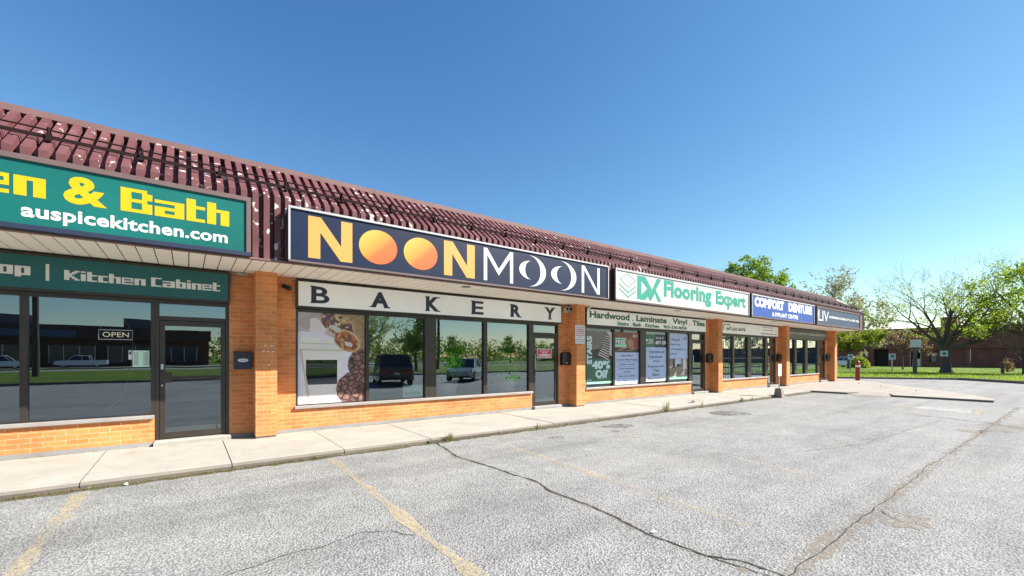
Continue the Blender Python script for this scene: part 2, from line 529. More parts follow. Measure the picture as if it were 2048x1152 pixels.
def thing(name, label, cat, loc=(0, 0, 0), group=None, rz=0.0):
    o = bpy.data.objects.new(name, None)
    o.empty_display_size = 0.3
    COL.objects.link(o)
    o.location = loc
    o.rotation_euler = (0, 0, rz)
    return tag(o, label, cat, group)

def dup(root, loc, label=None, rz=None, scale=None):
    r = root.copy(); COL.objects.link(r); r.location = loc
    if rz is not None: r.rotation_euler = (0, 0, rz)
    if scale is not None: r.scale = (scale, scale, scale)
    if label: r["label"] = label
    for ch in list(root.children):
        c = ch.copy(); COL.objects.link(c); c.parent = r
        for gch in list(ch.children):
            d = gch.copy(); COL.objects.link(d); d.parent = c
    return r

class TG(MB):
    """lettering: every cut() starts a new part"""
    def __init__(s):
        super().__init__(); s.cuts = []
    def cut(s):
        s.cuts.append((len(s.v), len(s.f))); return s
    def build(s, name, material, parent=None, **kw):
        ends = s.cuts + [(len(s.v), len(s.f))]
        v0 = f0 = 0; out = None
        for v1, f1 in ends:
            if f1 > f0:
                m_ = MB(); m_.v = s.v[v0:v1]; m_.f = [tuple(i - v0 for i in f) for f in s.f[f0:f1]]
                out = m_.build(name, material, parent, **kw)
            v0, f0 = v1, f1
        return out

# text ----------------------------------------------------------------------
def glyphs(s, bold=0.0, space=1.0):
    cu = bpy.data.curves.new("txt", 'FONT')
    cu.body = s
    cu.offset = bold
    cu.resolution_u = 3
    cu.space_character = space
    cu.fill_mode = 'FRONT'
    ob = bpy.data.objects.new("txt", cu)
    COL.objects.link(ob)
    bpy.context.view_layer.update()
    dg = bpy.context.evaluated_depsgraph_get()
    me = bpy.data.meshes.new_from_object(ob.evaluated_get(dg))
    vs = [tuple(v.co) for v in me.vertices]
    fs = [tuple(p.vertices) for p in me.polygons]
    bpy.data.objects.remove(ob); bpy.data.curves.remove(cu); bpy.data.meshes.remove(me)
    return vs, fs

def text(mb, s, x0, x1, z0, z1, y, bold=0.0, space=1.0, vert=False):
    if isinstance(mb, TG): mb.cut()
    vs, fs = glyphs(s, bold, space)
    xs = [v[0] for v in vs]; zs = [v[1] for v in vs]
    a0, a1, b0, b1 = min(xs), max(xs), min(zs), max(zs)
    out = []
    for v in vs:
        u = (v[0] - a0) / (a1 - a0); w = (v[1] - b0) / (b1 - b0)
        if vert: out.append((x0 + (1 - w) * (x1 - x0), y, z0 + u * (z1 - z0)))
        else: out.append((x0 + u * (x1 - x0), y, z0 + w * (z1 - z0)))
    mb.add(out, fs)

# squared display letters drawn on a little grid
BIT = {
 'e': ["#####", "#...#", "#####", "#....", "#####"],
 'n': ["#####", "##.##", "##.##", "##.##", "##.##"],
 'B': ["#####.", "##..##", "##..##", "#####.", "##..##", "##..##", "######"],
 'a': ["######", "....##", "######", "##..##", "######"],
 't': ["##..", "##..", "####", "##..", "##..", "##..", "####"],
 'h': ["##...", "##...", "#####", "##.##", "##.##", "##.##", "##.##"],
 'K': ["##..##", "##.##.", "####..", "###...", "####..", "##.##.", "##..##"],
 'i': ["##", "..", "##", "##", "##", "##", "##"],
 'c': ["####", "##..", "##..", "##..", "####"],
 'C': ["#####", "##...", "##...", "##...", "##...", "##...", "#####"],
 'b': ["##...", "##...", "#####", "##.##", "##.##", "##.##", "#####"],
 'o': ["#####", "##.##", "##.##", "##.##", "#####"],
 'p': ["#####", "##.##", "##.##", "##.##", "#####", "##..."],
}
def bitword(mb, s, x0, x1, z0, y, u, gap=0.5):
    """u = height of one grid row; 'p' hangs one row under the baseline"""
    if isinstance(mb, TG): mb.cut()
    cols = sum(len(BIT[c][0]) for c in s) + gap * (len(s) - 1)
    cw = (x1 - x0) / cols
    x = x0
    for ch in s:
        rows = BIT[ch]
        base = -1 if ch == 'p' else 0
        n = len(rows)
        for ri, row in enumerate(rows):
            zz = z0 + (base + n - 1 - ri) * u
            j = 0
            while j < len(row):
                if row[j] == '#':
                    k = j
                    while k < len(row) and row[k] == '#': k += 1
                    # leave a hairline under the crossbars the way the cut letters show it
                    mb.quad((x + j * cw, y, zz), (x + k * cw, y, zz), (x + k * cw, y, zz + u), (x + j * cw, y, zz + u))
                    j = k
                else: j += 1
        x += (len(rows[0]) + gap) * cw

def nletter(x, z, W, H, s, d):
    return [(x + a, z + b) for a, b in [(0, 0), (s, 0), (s, H * (1 - s / (W - d))), (W - d, 0), (W, 0), (W, H), (W - s, H), (W - s, H * s / (W - d)), (d, H), (0, H)]]

def arc(cx, cz, rx, rz, a0, a1, n=24):
    return [(cx + rx * math.cos(R(a0 + (a1 - a0) * i / n)), cz + rz * math.sin(R(a0 + (a1 - a0) * i / n))) for i in range(n + 1)]

# ------------------------------------------------------------------ ground
def sheet(name, pts, z, m, kind='structure'):
    b = MB()
    k = [(x, y, z) for x, y in pts]
    b.add(k, [tuple(range(len(k)))])
    o = b.build(name, m)
    o["kind"] = kind
    return o
YW, YP, YG = 9.46, 9.10, 9.52          # wall face, pilaster face, glass
sheet("ground", [(-400, -400), (500, -400), (500, 500), (-400, 500)], -0.05, EARTH)
sheet("parking_lot", [(-70, -16), (46, -16), (46, 90), (-70, 90)], 0.0, ASPHALT)
sheet("road", [(-200, -57), (250, -57), (250, -44), (-200, -44)], -0.02, ASPHALT)
sheet("far_yard", [(-120, -78), (60, -78), (60, -60.1), (-120, -60.1)], -0.02, ASPHALT)

# concrete walk along the shopfronts, one slab per bay joint, kerb edge rounded
rnd = random.Random(4)
b = MB(); kb = MB()
x = -10.28
slabs = []
while x < 22.2:
    x1 = min(x + 1.54, 22.3)
    if x1 - x > 0.3: slabs.append((x, x1))
    x += 1.54
for (x0, x1) in slabs:
    dz = rnd.uniform(-0.004, 0.004)
    zt = 0.085 + dz
    prof = [(7.25, -0.02), (7.235, 0.05), (7.25, zt - 0.02), (7.275, zt - 0.004), (7.31, zt), (9.50, zt + 0.006)]
    g0 = 0.006
    k = len(b.v)
    for (yy, zz) in prof:
        j = rnd.uniform(-0.004, 0.004)
        b.v.append((x0 + g0, yy + j, zz)); b.v.append((x1 - g0, yy + j, zz))
    V_ = b.v[k:]; del b.v[k:]
    kb.add(V_[:8], [(2 * i, 2 * i + 1, 2 * i + 3, 2 * i + 2) for i in range(3)] + [(6, 4, 2, 0), (1, 3, 5, 7)])
    b.add(V_[6:], [(0, 1, 3, 2), (2, 3, 5, 4)])
    b.add([(x0 + g0, 7.275, zt - .004), (x0 + g0, 9.5, zt), (x0 + g0, 9.5, -.02), (x0 + g0, 7.275, -.02)], [(0, 1, 2, 3)])
    b.add([(x1 - g0, 7.275, zt - .004), (x1 - g0, 9.5, zt), (x1 - g0, 9.5, -.02), (x1 - g0, 7.275, -.02)], [(3, 2, 1, 0)])
o = b.build("sidewalk", CONC); o["kind"] = "structure"
o = kb.build("kerb", CURBC); o["kind"] = "structure"
b = MB(); b.box(-10.2, 22.28, 7.262, 9.48, -0.03, 0.045)
o = b.build("joint_bed", CRACK); o["kind"] = "structure"
# wider concrete apron past the last shop, with a dropped ramp in its kerb
ap = [(22.3, 1.85), (23.2, 1.9), (25.5, 3.0), (29.0, 5.1), (33.2, 7.9), (35.0, 9.3), (35.2, 13.0), (32.2, 13.0), (32.2, 9.5), (22.3, 9.5), (22.3, 6.0), (23.1, 5.7), (23.1, 4.8), (22.3, 4.5)]
b = MB(); n = len(ap)
b.add([(x, y, 0.075) for x, y in ap], [tuple(range(n))])
kb = MB(); kb.add([(x, y, 0.0748) for x, y in ap] + [(x, y, -0.02) for x, y in ap], [(i, n + i, n + (i + 1) % n, (i + 1) % n) for i in range(n)])
o = kb.build("kerb", CURBC); o["kind"] = "structure"  # apron sides coloured darker than its top, for their shade and dirt
b.quad((22.3, 4.5, 0.006), (23.1, 4.8, 0.0745), (23.1, 5.7, 0.0745), (22.3, 6.0, 0.006))
o = b.build("apron", APRON); o["kind"] = "structure"

def ribbon(name, pts, w, z, m, jit=0.0, seed=1, sub=0.12, kind='structure'):
    """ragged flat strip following pts (x, y)"""
    rr = random.Random(seed)
    P = []
    for a, c in zip(pts[:-1], pts[1:]):
        L = math.hypot(c[0] - a[0], c[1] - a[1]); k = max(1, int(L / sub))
        for i in range(k):
            t = i / k
            P.append((a[0] + (c[0] - a[0]) * t, a[1] + (c[1] - a[1]) * t))
    P.append(pts[-1])
    mb = MB(); wob = 0
    for i, p in enumerate(P):
        q0 = P[max(0, i - 1)]; q1 = P[min(len(P) - 1, i + 1)]
        dx, dy = q1[0] - q0[0], q1[1] - q0[1]
        L = math.hypot(dx, dy) or 1
        nx, ny = -dy / L, dx / L
        wob = wob * 0.6 + rr.uniform(-jit, jit)
        ww = w * 0.5 * rr.uniform(0.35, 1.35) if jit else w * 0.5
        mb.v.append((p[0] + nx * (wob + ww), p[1] + ny * (wob + ww), z))
        mb.v.append((p[0] + nx * (wob - ww), p[1] + ny * (wob - ww), z))
    for i in range(len(P) - 1):
        mb.f.append((2 * i, 2 * i + 1, 2 * i + 3, 2 * i + 2))
    o = mb.build(name, m)
    if kind: o["kind"] = kind
    return o

# parking stripes (worn), cracks, seam, stains
ST = [(-1.0, -1.05, LINEPAINT, 2.4), (1.79, 1.66, LINEPAINT, 2.2), (4.66, 4.22, LINEPALE, 1.9), (7.33, 6.72, LINEPALE, 2.2),
      (10.3, 9.6, LINEPALE, 2.2), (12.3, 12.55, LINEPALE, 1.8), (15.2, 15.3, LINEPALE, 1.9), (-3.75, -3.8, LINEPAINT, 2.4)]
for i, (xa, xb, m, ye) in enumerate(ST):
    ribbon("parking_stripe", [(xa, 7.08), ((xa + xb) / 2, 4.6), (xb, ye)], 0.13, 0.004, m, 0.008, 20 + i, 0.2)
ribbon("parking_stripe", [(18.0, 3.35), (19.25, 3.2), (19.0, 1.85), (17.3, 1.75), (18.0, 3.35)], 0.12, 0.004, LINEPAINT, 0.004, 40)
sheet("painted_bay_mark", [(17.98, 3.2), (19.1, 3.08), (18.85, 1.98), (17.5, 1.9)], 0.0045, LINEWHITE)
ribbon("asphalt_crack", [(3.68, 7.2), (3.43, 6.07), (3.49, 5.1), (3.55, 4.17), (3.43, 3.75), (3.43, 3.03), (3.31, 2.33), (3.32, 1.80)], 0.028, 0.005, CRACK, 0.016, 3, 0.07)
ribbon("asphalt_crack", [(3.32, 1.80), (3.44, 1.62), (3.47, 1.50), (3.46, 1.30)], 0.022, 0.005, CRACK, 0.010, 5, 0.04)
ribbon("asphalt_crack", [(3.32, 1.80), (3.36, 1.55), (3.38, 1.3)], 0.012, 0.005, CRACK, 0.010, 6, 0.04)
ribbon("asphalt_crack", [(0.2, 3.75), (0.59, 3.87), (0.88, 3.84), (1.25, 3.95), (1.48, 3.81), (1.62, 3.58)], 0.009, 0.005, CRACK, 0.014, 7, 0.05)
ribbon("asphalt_crack", [(3.40, 1.30), (6.0, 1.32), (8.66, 1.34), (12.9, 1.27), (20.8, 1.2)], 0.010, 0.005, CRACK, 0.015, 8, 0.09)
ribbon("asphalt_crack", [(5.73, 1.25), (5.60, 1.16), (5.51, 1.05)], 0.010, 0.005, CRACK, 0.008, 9, 0.04)
ribbon("asphalt_crack", [(15.94, 2.97), (15.6, 2.0), (15.35, 1.3), (14.74, 0.78), (14.3, 0.2)], 0.04, 0.005, CRACK, 0.03, 10, 0.1)
ribbon("asphalt_crack", [(5.54, 0.48), (5.56, 0.29), (5.5, 0.0)], 0.006, 0.005, CRACK, 0.006, 11, 0.04)
ribbon("asphalt_crack", [(8.1, 2.9), (9.9, 2.4), (12.6, 2.3), (15.1, 2.1)], 0.008, 0.005, CRACK, 0.03, 12, 0.1)
ribbon("seam_grit", [(3.0, 1.29), (4.2, 1.31), (5.2, 1.29), (6.0, 1.32), (8.66, 1.34), (12.9, 1.27), (20.8, 1.2)], 0.16, 0.0035, DUST, 0.015, 13, 0.12)
ribbon("crack_grit", [(3.68, 7.2), (3.43, 6.07), (3.49, 5.1), (3.55, 4.17), (3.43, 3.75), (3.43, 3.03), (3.31, 2.33), (3.32, 1.5)], 0.09, 0.0035, DUST, 0.02, 14, 0.1)
ribbon("kerb_grit", [(-10, 7.21), (3, 7.205), (12, 7.21), (22.2, 7.2)], 0.17, 0.0035, LITTER, 0.012, 15, 0.09)
ribbon("wall_grit", [(-9, 9.41), (22.2, 9.41)], 0.05, 0.096, DUST, 0.012, 16, 0.09)
ribbon("joint_grit", [(14.0, 0.9), (13.6, 1.3), (13.2, 1.5)], 0.35, 0.0035, DUST, 0.05, 17, 0.1)
def blot(name, cx, cy, r, m, z=0.0045, seed=0):
    rr = random.Random(seed)
    b = MB(); n = 18
    b.add([(cx + r * rr.uniform(.7, 1.2) * math.cos(2 * math.pi * i / n) * 1.3, cy + r * rr.uniform(.7, 1.2) * math.sin(2 * math.pi * i / n), z) for i in range(n)], [tuple(range(n))])
    o = b.build(name, m); o["kind"] = "structure"
for i, (cx, cy, r) in enumerate([(5.81, 6.26, 0.14), (7.34, 6.03, 0.10), (7.9, 6.4, 0.3), (12.2, 6.0, 0.5), (5.6, 1.05, 0.22), (14.6, 1.1, 0.5), (22.0, 5.2, 0.5)]):
    blot("oil_stain" if i < 4 else "grit_patch", cx, cy, r, STAIN if i < 4 else DUST, 0.0048, i)

# lawns and their kerbs
lawn1 = [(36.2, 13.0), (37.9, 10.6), (40.2, 7.6), (41.75, 5.55), (41.9, 5.0), (41.4, 4.4), (38.9, 2.0), (36.8, -0.2), (35.5, -6), (150, -6), (150, 90), (36.2, 90)]
def lawn(name, pts, z=0.10):
    n = len(pts); b = MB()
    b.add([(x, y, z) for x, y in pts] + [(x, y, -0.04) for x, y in pts], [tuple(range(n))] + [(i, n + i, n + (i + 1) % n, (i + 1) % n) for i in range(n)])
    o = b.build(name, GRASS); o["kind"] = "structure"; return o
lawn("lawn", lawn1)
def kerb(pts, w=0.16, h=0.14):
    b = MB()
    for i in range(len(pts)):
        p = Vector((*pts[i], 0)); q0 = Vector((*pts[max(0, i - 1)], 0)); q1 = Vector((*pts[min(len(pts) - 1, i + 1)], 0))
        d = (q1 - q0).normalized(); nrm = Vector((-d.y, d.x, 0))
        for s, z in [(0, -0.03), (-0.01, h * .85), (0.02, h), (w, h), (w, -0.03)]:
            v = p + nrm * (s - w * .6); b.v.append((v.x, v.y, z))
    for i in range(len(pts) - 1):
        for j in range(4):
            b.f.append((5 * i + j, 5 * i + j + 1, 5 * i + j + 6, 5 * i + j + 5))
    b.f.append((0, 1, 2, 3, 4)); e = 5 * (len(pts) - 1); b.f.append((e + 4, e + 3, e + 2, e + 1, e))
    o = b.build("kerb", CURBC); o["kind"] = "structure"
kerb(list(reversed(lawn1[:5])), 0.18, 0.13)
kerb(list(reversed(lawn1[4:9])), 0.18, 0.16)
lawn("verge", [(-200, -43.9), (30, -43.9), (30, -16.2), (-200, -16.2)])
lawn("verge", [(30, -43.9), (250, -43.9), (250, -12), (47, -12), (40, -16.2), (30, -16.2)])
kerb([(-200, -16.1), (40, -16.1)], 0.18, 0.14)
lawn("verge", [(-200, -60), (250, -60), (250, -57.1), (-200, -57.1)])
sheet("meadow", [(60.1, -300), (400, -300), (400, -56), (60.1, -56)], 0.0, GRASS)
sheet("meadow", [(-20, -300), (60, -300), (60, -78.2), (-20, -78.2)], 0.0, GRASS)

# ------------------------------------------------------------------ the plaza building
plaza = thing("plaza_building", "long single-storey orange brick shopping plaza with a maroon ribbed metal mansard roof", "building", (12, 16, 0))
ZS = 3.17                                   # soffit height
BAYS = [  # window span, panes, wide mullion, door span
    dict(x0=-6.62, x1=-0.45, panes=[(-6.5, -5.15), (-5.07, -3.72), (-3.42, -1.99), (-1.91, -0.50)], wide=(-3.72, -3.42), door=(-0.45, 0.61), glass=DARKGLASS, wall=(-7.6, 0.99)),
    dict(x0=1.72, x1=7.85, panes=[(1.76, 3.12), (3.19, 4.53), (4.82, 6.21), (6.32, 7.74)], wide=(4.53, 4.82), door=(7.85, 8.88), glass=GLASS, wall=(1.34, 9.28)),
    dict(x0=10.05, x1=16.15, panes=[(10.10, 11.38), (11.48, 12.84), (13.16, 14.52), (14.65, 16.0)], wide=(12.84, 13.16), door=(16.15, 17.21), glass=GLASS, wall=(9.64, 17.61)),
    dict(x0=18.28, x1=23.05, panes=[(18.33, 19.55), (19.73, 20.98), (21.34, 22.83)], wide=(20.98, 21.34), door=(23.05, 24.06), glass=COATED, wall=(17.95, 24.45)),
    dict(x0=25.2, x1=30.02, panes=[(25.25, 26.45), (26.72, 27.92), (28.29, 29.83)], wide=(27.92, 28.29), door=(30.02, 31.1), glass=COATED, wall=(24.83, 31.55)),
]
PILS = [(-7.95, -7.6), (0.99, 1.34), (9.28, 9.64), (17.61, 17.95), (24.45, 24.83), (31.55, 31.95)]

w = MB()
for B in BAYS:
    w.box(B['x0'], B['x1'], YW, YW + 0.2, 0.16, 0.552)                       # bulkhead under the glass
segs = [(-9.0, -6.62), (0.61, 1.72), (8.88, 10.05), (17.21, 18.28), (24.06, 25.2), (31.1, 31.95)]
for a, c in segs:
    w.box(a, c, YW, YW + 0.2, 0.16, ZS + 0.1)
w.box(31.75, 31.95, YW + 0.2, 24.0, 0.16, ZS + 0.1)                          # end wall
w.box(-9.0, 31.75, 23.8, 24.0, 0.16, ZS + 0.1)
w.box(-9.0, -8.8, YW + 0.2, 23.8, 0.16, ZS + 0.1)
w.build("wall", BRICK, plaza)
for i, (a, c) in enumerate(PILS):
    p = MB(); p.box(a, c, YP, YW - 0.001, 0.13, ZS + 0.05)
    po = p.build("pilaster", BRICK, plaza)
    q = MB(); q.box(a + 0.012, c - 0.012, YP + 0.02, YW - 0.002, 0.06, 0.128)
    q.build("pilaster_base", CONCGREY, po)
    if i == 1:
        q = TG(); rr = random.Random(5)
        for (px, pz) in [(1.12, 1.79), (1.23, 1.79), (1.09, 1.68), (1.16, 1.68), (1.25, 1.68), (1.18, 1.44)]:
            q.cut(); q.add([(px, YP - 0.002, pz), (px + 0.055, YP - 0.002, pz + 0.004), (px + 0.04, YP - 0.002, pz + 0.018), (px + 0.012, YP - 0.002, pz + 0.02)], [(0, 1, 2, 3)])
        q.build("paint_residue", WHITE, po)
fb = MB()
fb.box(-9.0, -0.47, YW - 0.035, YW + 0.2, 0.05, 0.158)
for a, c in [(0.61, 0.985), (1.345, 7.84), (8.90, 9.275), (9.645, 16.14), (17.23, 17.605), (17.955, 23.03), (24.08, 24.445), (24.835, 30.0), (31.12, 31.545)]:
    fb.box(a, c, YW - 0.035, YW + 0.2, 0.05, 0.158)
fb.build("foundation", CONCGREY, plaza)

for bi, B in enumerate(BAYS):
    fr = MB()
    x0, x1 = B['x0'], B['x1']
    P = B['panes']
    fr.box(x0, x1, YW + 0.01, YW + 0.10, 2.51, 2.585)
    fr.box(x0, x1, YW + 0.012, YW + 0.10, 0.612, 0.625)
    edges = [x0] + [e for p in P for e in p] + [x1]
    for k in range(0, len(edges), 2):
        a, c = edges[k], edges[k + 1]
        if c - a > 0.2: fr.box(a, c, YW - 0.012, YW + 0.10, 0.613, 2.51)
        elif c - a > 0.004: fr.box(a, c, YW + 0.004, YW + 0.10, 0.613, 2.51)
    wo_ = fr.build("window", FRAME, plaza)
    for k, (a, c) in enumerate(P):
        q = MB(); q.quad((a, YG, 0.625), (c, YG, 0.625), (c, YG, 2.51), (a, YG, 2.51))
        gm = CLEARGLASS if (bi == 2 or (bi == 1 and k == 0)) else B['glass']
        q.build("pane", gm, wo_)
    s = MB(); s.box(x0 - 0.02, x1, YW - 0.055, YW + 0.11, 0.554, 0.611, 0.008)
    s.build("sill", SILL, wo_)
    # door
    d0, d1 = B['door']
    f = MB()
    f.box(d0 + 0.002, d0 + 0.062, YW + 0.008, YW + 0.11, 0.10, 2.51)
    f.box(d1 - 0.055, d1, YW + 0.008, YW + 0.11, 0.10, 2.51)
    f.box(d0 + 0.062, d1 - 0.055, YW + 0.01, YW + 0.10, 2.225, 2.295)
    f.box(d0, d1, YW + 0.01, YW + 0.10, 2.511, 2.586)
    fo = f.build("door_frame", FRAME, plaza)
    q = MB(); q.quad((d0 + 0.062, YG, 2.295), (d1 - 0.055, YG, 2.295), (d1 - 0.055, YG, 2.51), (d0 + 0.062, YG, 2.51))
    q.build("transom_pane", B['glass'], fo)
    l0, l1 = d0 + 0.068, d1 - 0.061
    lf = MB()
    for a, c, zz0, zz1 in [(l0, l0 + 0.07, 0.19, 2.215), (l1 - 0.07, l1, 0.19, 2.215), (l0 + 0.07, l1 - 0.07, 2.13, 2.215), (l0 + 0.07, l1 - 0.07, 0.19, 0.285)]:
        lf.box(a, c, YW + 0.018, YW + 0.065, zz0, zz1)
    do = lf.build("door", FRAME, plaza)
    q = MB(); q.quad((l0 + 0.07, YW + 0.04, 0.285), (l1 - 0.07, YW + 0.04, 0.285), (l1 - 0.07, YW + 0.04, 2.13), (l0 + 0.07, YW + 0.04, 2.13))
    q.build("door_glass", B['glass'] if bi != 4 else GLASS, do)
    h = MB()
    if bi == 0:
        h.box(l0 + 0.005, l0 + 0.16, YW - 0.005, YW + 0.02, 1.15, 1.33)
        h.build("lock_plate", FRAME, do)
        h = TG(); h.box(l0 + 0.015, l0 + 0.05, YW - 0.002, YW + 0.02, 1.38, 1.47); h.cut(); h.box(l0 + 0.02, l0 + 0.045, YW - 0.003, YW + 0.02, 1.09, 1.12)
        h.build("door_lock", STEEL, do)
        h = MB(); h.box(l0 + 0.16, l1 - 0.07, YW + 0.012, YW + 0.03, 1.19, 1.26)
        h.build("push_bar", FRAME, do)
    else:
        h.tube([(l0 + 0.035, YW - 0.03, 1.25), (l0 + 0.035, YW - 0.03, 1.65)], 0.012, 8)
        h.box(l0 + 0.028, l0 + 0.042, YW - 0.03, YW + 0.02, 1.27, 1.29); h.box(l0 + 0.028, l0 + 0.042, YW - 0.03, YW + 0.02, 1.60, 1.62)
        h.build("door_handle", STEEL, do)
        h = MB(); h.box(l0 + 0.015, l0 + 0.06, YW - 0.002, YW + 0.02, 1.05, 1.2); h.build("door_lock", BLACK, do)
    st = MB(); st.box(d0 - 0.01, d1 + 0.02, YW - 0.14, YW + 0.2, 0.06, 0.175, 0.02)
    st.build("door_step", CONCGREY if bi != 0 else CONC, plaza)
    # interior of the unit
    W0, W1 = B['wall']
    inn = MB()
    inn.quad((W0, 17, 0.17), (W1, 17, 0.17), (W1, 17, 2.95), (W0, 17, 2.95))
    inn.quad((W0, YW + 0.21, 0.17), (W0, 17, 0.17), (W0, 17, 2.95), (W0, YW + 0.21, 2.95))
    inn.quad((W1, YW + 0.21, 0.17), (W1, YW + 0.21, 2.95), (W1, 17, 2.95), (W1, 17, 0.17))
    inn.quad((W0, YW + 0.11, 2.95), (W1, YW + 0.11, 2.95), (W1, 17, 2.95), (W0, 17, 2.95))
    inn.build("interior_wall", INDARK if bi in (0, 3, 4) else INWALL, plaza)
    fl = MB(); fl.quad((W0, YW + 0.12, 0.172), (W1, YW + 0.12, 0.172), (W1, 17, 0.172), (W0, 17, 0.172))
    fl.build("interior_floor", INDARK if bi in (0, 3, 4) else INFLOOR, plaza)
    hd = MB(); hd.box(x0, d1, YW + 0.012, YW + 0.11, 2.587, ZS + 0.1)
    hd.build("header", DARK, plaza)

# soffit boards
s = MB()
x = -9.0
while x < 32.55:
    x1 = min(x + 0.2, 32.55)
    s.box(x, x1 - 0.009, 8.02, 9.62, ZS, ZS + 0.03)
    x += 0.205
s.box(31.96, 32.55, 9.63, 24.0, ZS, ZS + 0.03)
so = s.build("soffit", SOFFIT, plaza)
s = MB(); s.box(-9.0, 32.54, 8.03, 9.6, ZS + 0.012, ZS + 0.028)
s.build("soffit_groove", DARK, plaza)
for lx in (-3.0, 5.0, 13.4, 21.0, 28.2):
    s = MB(); s.lathe(lx, 8.35, [(0.06, ZS + 0.0), (0.06, ZS - 0.004), (0.105, ZS - 0.006), (0.11, ZS - 0.001)], 16, False)
    s.lathe(lx, 8.35, [(0.001, ZS - 0.0035), (0.062, ZS - 0.0035)], 16, False)
    s.build("soffit_light", mat("rusty_light_trim", (0.12, 0.07, 0.045), 0.6), plaza)

# mansard: ribbed metal, vertical below, sloping above, hipped at the far end
YF, ZB, YT, ZT, XE = 8.03, 4.2, 9.1, 4.98, 32.6
r = MB()
XH = XE - (YT - YF)
r.quad((-9, YF, 3.16), (XE, YF, 3.16), (XE, YF, ZB), (-9, YF, ZB))
r.quad((-9, YF, ZB), (XE, YF, ZB), (XH, YT, ZT), (-9, YT, ZT))
r.quad((XE, YF, 3.16), (XE, 24.5, 3.16), (XE, 24.5, ZB), (XE, YF, ZB))
r.quad((XE, YF, ZB), (XE, 24.5, ZB), (XH, 23.4, ZT), (XH, YT, ZT))
r.quad((-9, YF, 3.16), (-9, YF, ZB), (-9, 24.5, ZB), (-9, 24.5, 3.16))
r.quad((-9, YF, ZB), (-9, YT, ZT), (-9, 23.4, ZT), (-9, 24.5, ZB))
r.quad((-9, 24.5, 3.16), (-9, 24.5, ZB), (XE, 24.5, ZB), (XE, 24.5, 3.16))
r.quad((-9, 24.5, ZB), (-9, 23.4, ZT), (XH, 23.4, ZT), (XE, 24.5, ZB))
r.quad((-9, YT, ZT - 0.03), (XH, YT, ZT - 0.03), (XH, 23.4, ZT - 0.03), (-9, 23.4, ZT - 0.03))
pitch, rw, rd = 0.155, 0.093, 0.112
nv = Vector((0, -(ZT - ZB), YT - YF)).normalized()
x = -8.95
while x < XE - 0.1:
    a, c = x, x + rw
    t = min(0.985, (XE - c - 0.02) / (YT - YF))
    if t > 0.02:
        yb, zb = YF + (YT - YF) * t, ZB + (ZT - ZB) * t
        bend = (YF - rd, ZB + 0.012)
        ta = (yb + nv.y * rd, zb + nv.z * rd)
        # flanks lean a little, as rolled sheet does
        i = 0.004
        P0 = [(a - i, YF, 3.165), (a + i, YF - rd, 3.165), (c - i, YF - rd, 3.165), (c + i, YF, 3.165)]
        P1 = [(a - i, YF, ZB), (a + i, bend[0], bend[1]), (c - i, bend[0], bend[1]), (c + i, YF, ZB)]
        P2 = [(a - i, yb, zb), (a + i, ta[0], ta[1]), (c - i, ta[0], ta[1]), (c + i, yb, zb)]
        k = len(r.v); r.v.extend(P0 + P1 + P2)
        for sct in (0, 4):
            for j in range(3):
                r.f.append((k + sct + j, k + sct + j + 1, k + sct + 5 + j, k + sct + 4 + j))
        r.f.append((k, k + 3, k + 2, k + 1)); r.f.append((k + 8, k + 9, k + 10, k + 11))
    x += pitch
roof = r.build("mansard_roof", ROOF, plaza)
cp = MB()
xx = -9.05
while xx < XH:
    x1 = min(xx + 3.05, XH + 0.06)
    cp.add([(xx, 9.0, 5.035), (x1 - .006, 9.0, 5.035), (x1 - .006, 8.99, 5.125), (xx, 8.99, 5.125), (xx, 9.45, 5.15), (x1 - .006, 9.45, 5.15), (xx, 9.45, 4.9), (x1 - .006, 9.45, 4.9)],
           [(0, 1, 2, 3), (3, 2, 5, 4), (1, 0, 6, 7), (4, 5, 7, 6), (0, 3, 4, 6), (1, 7, 5, 2)])
    xx += 3.05
cp.box(XH - 0.3, XH + 0.06, 9.46, 23.4, 5.0, 5.16)
cp.build("roof_cap", CAP, roof)
hp = MB(); hp.tube([(XE - 0.01, YF - 0.01, ZB), (XH, YT - .05, ZT + 0.06)], 0.07, 6)
hp.build("hip_cap", CAP, roof)
gd = MB()
g1 = Vector((0, YF + (YT - YF) * 0.26, ZB + (ZT - ZB) * 0.26)) + nv * 0.215
g2 = Vector((0, YF + (YT - YF) * 0.20, ZB + (ZT - ZB) * 0.20)) + nv * 0.15
gd.tube([(-9, g1.y, g1.z), (XE - 0.4, g1.y, g1.z)], 0.011, 6)
gd.box(-9, XE - 0.4, g2.y - 0.008, g2.y + 0.008, g2.z - 0.025, g2.z + 0.02)
xx = -8.9
while xx < XE - 0.5:
    q0 = Vector((xx, YF + (YT - YF) * 0.16, ZB + (ZT - ZB) * 0.16)) + nv * 0.05
    q1 = Vector((xx, g1.y, g1.z)) + nv * 0.03
    q2 = Vector((xx, YF + (YT - YF) * 0.36, ZB + (ZT - ZB) * 0.36)) + nv * 0.05
    gd.tube([q0, q1, q2], 0.014, 4)
    gd.box(xx - 0.022, xx + 0.022, g2.y - 0.03, g2.y + 0.05, g2.z - 0.06, g2.z + 0.04)
    xx += 0.93
gd.build("snow_guard", GUARD, roof)
ft = MB(); ft.box(-9, XE + 0.01, 7.91, 8.015, 3.150, 3.172); ft.box(XE - 0.06, XE + 0.01, 8.016, 24, 3.150, 3.168)
ft.build("eave_trim", CAP, plaza)
# faint ghost of a removed house number
t = MB(); text(t, "5", 0.76, 0.85, 1.80, 1.96, YW - 0.002, 0.03)
t.build("number_ghost", worn_paint("number_ghost_stain", (0.22, 0.08, 0.035), 0.78, 1.8, 30), plaza)

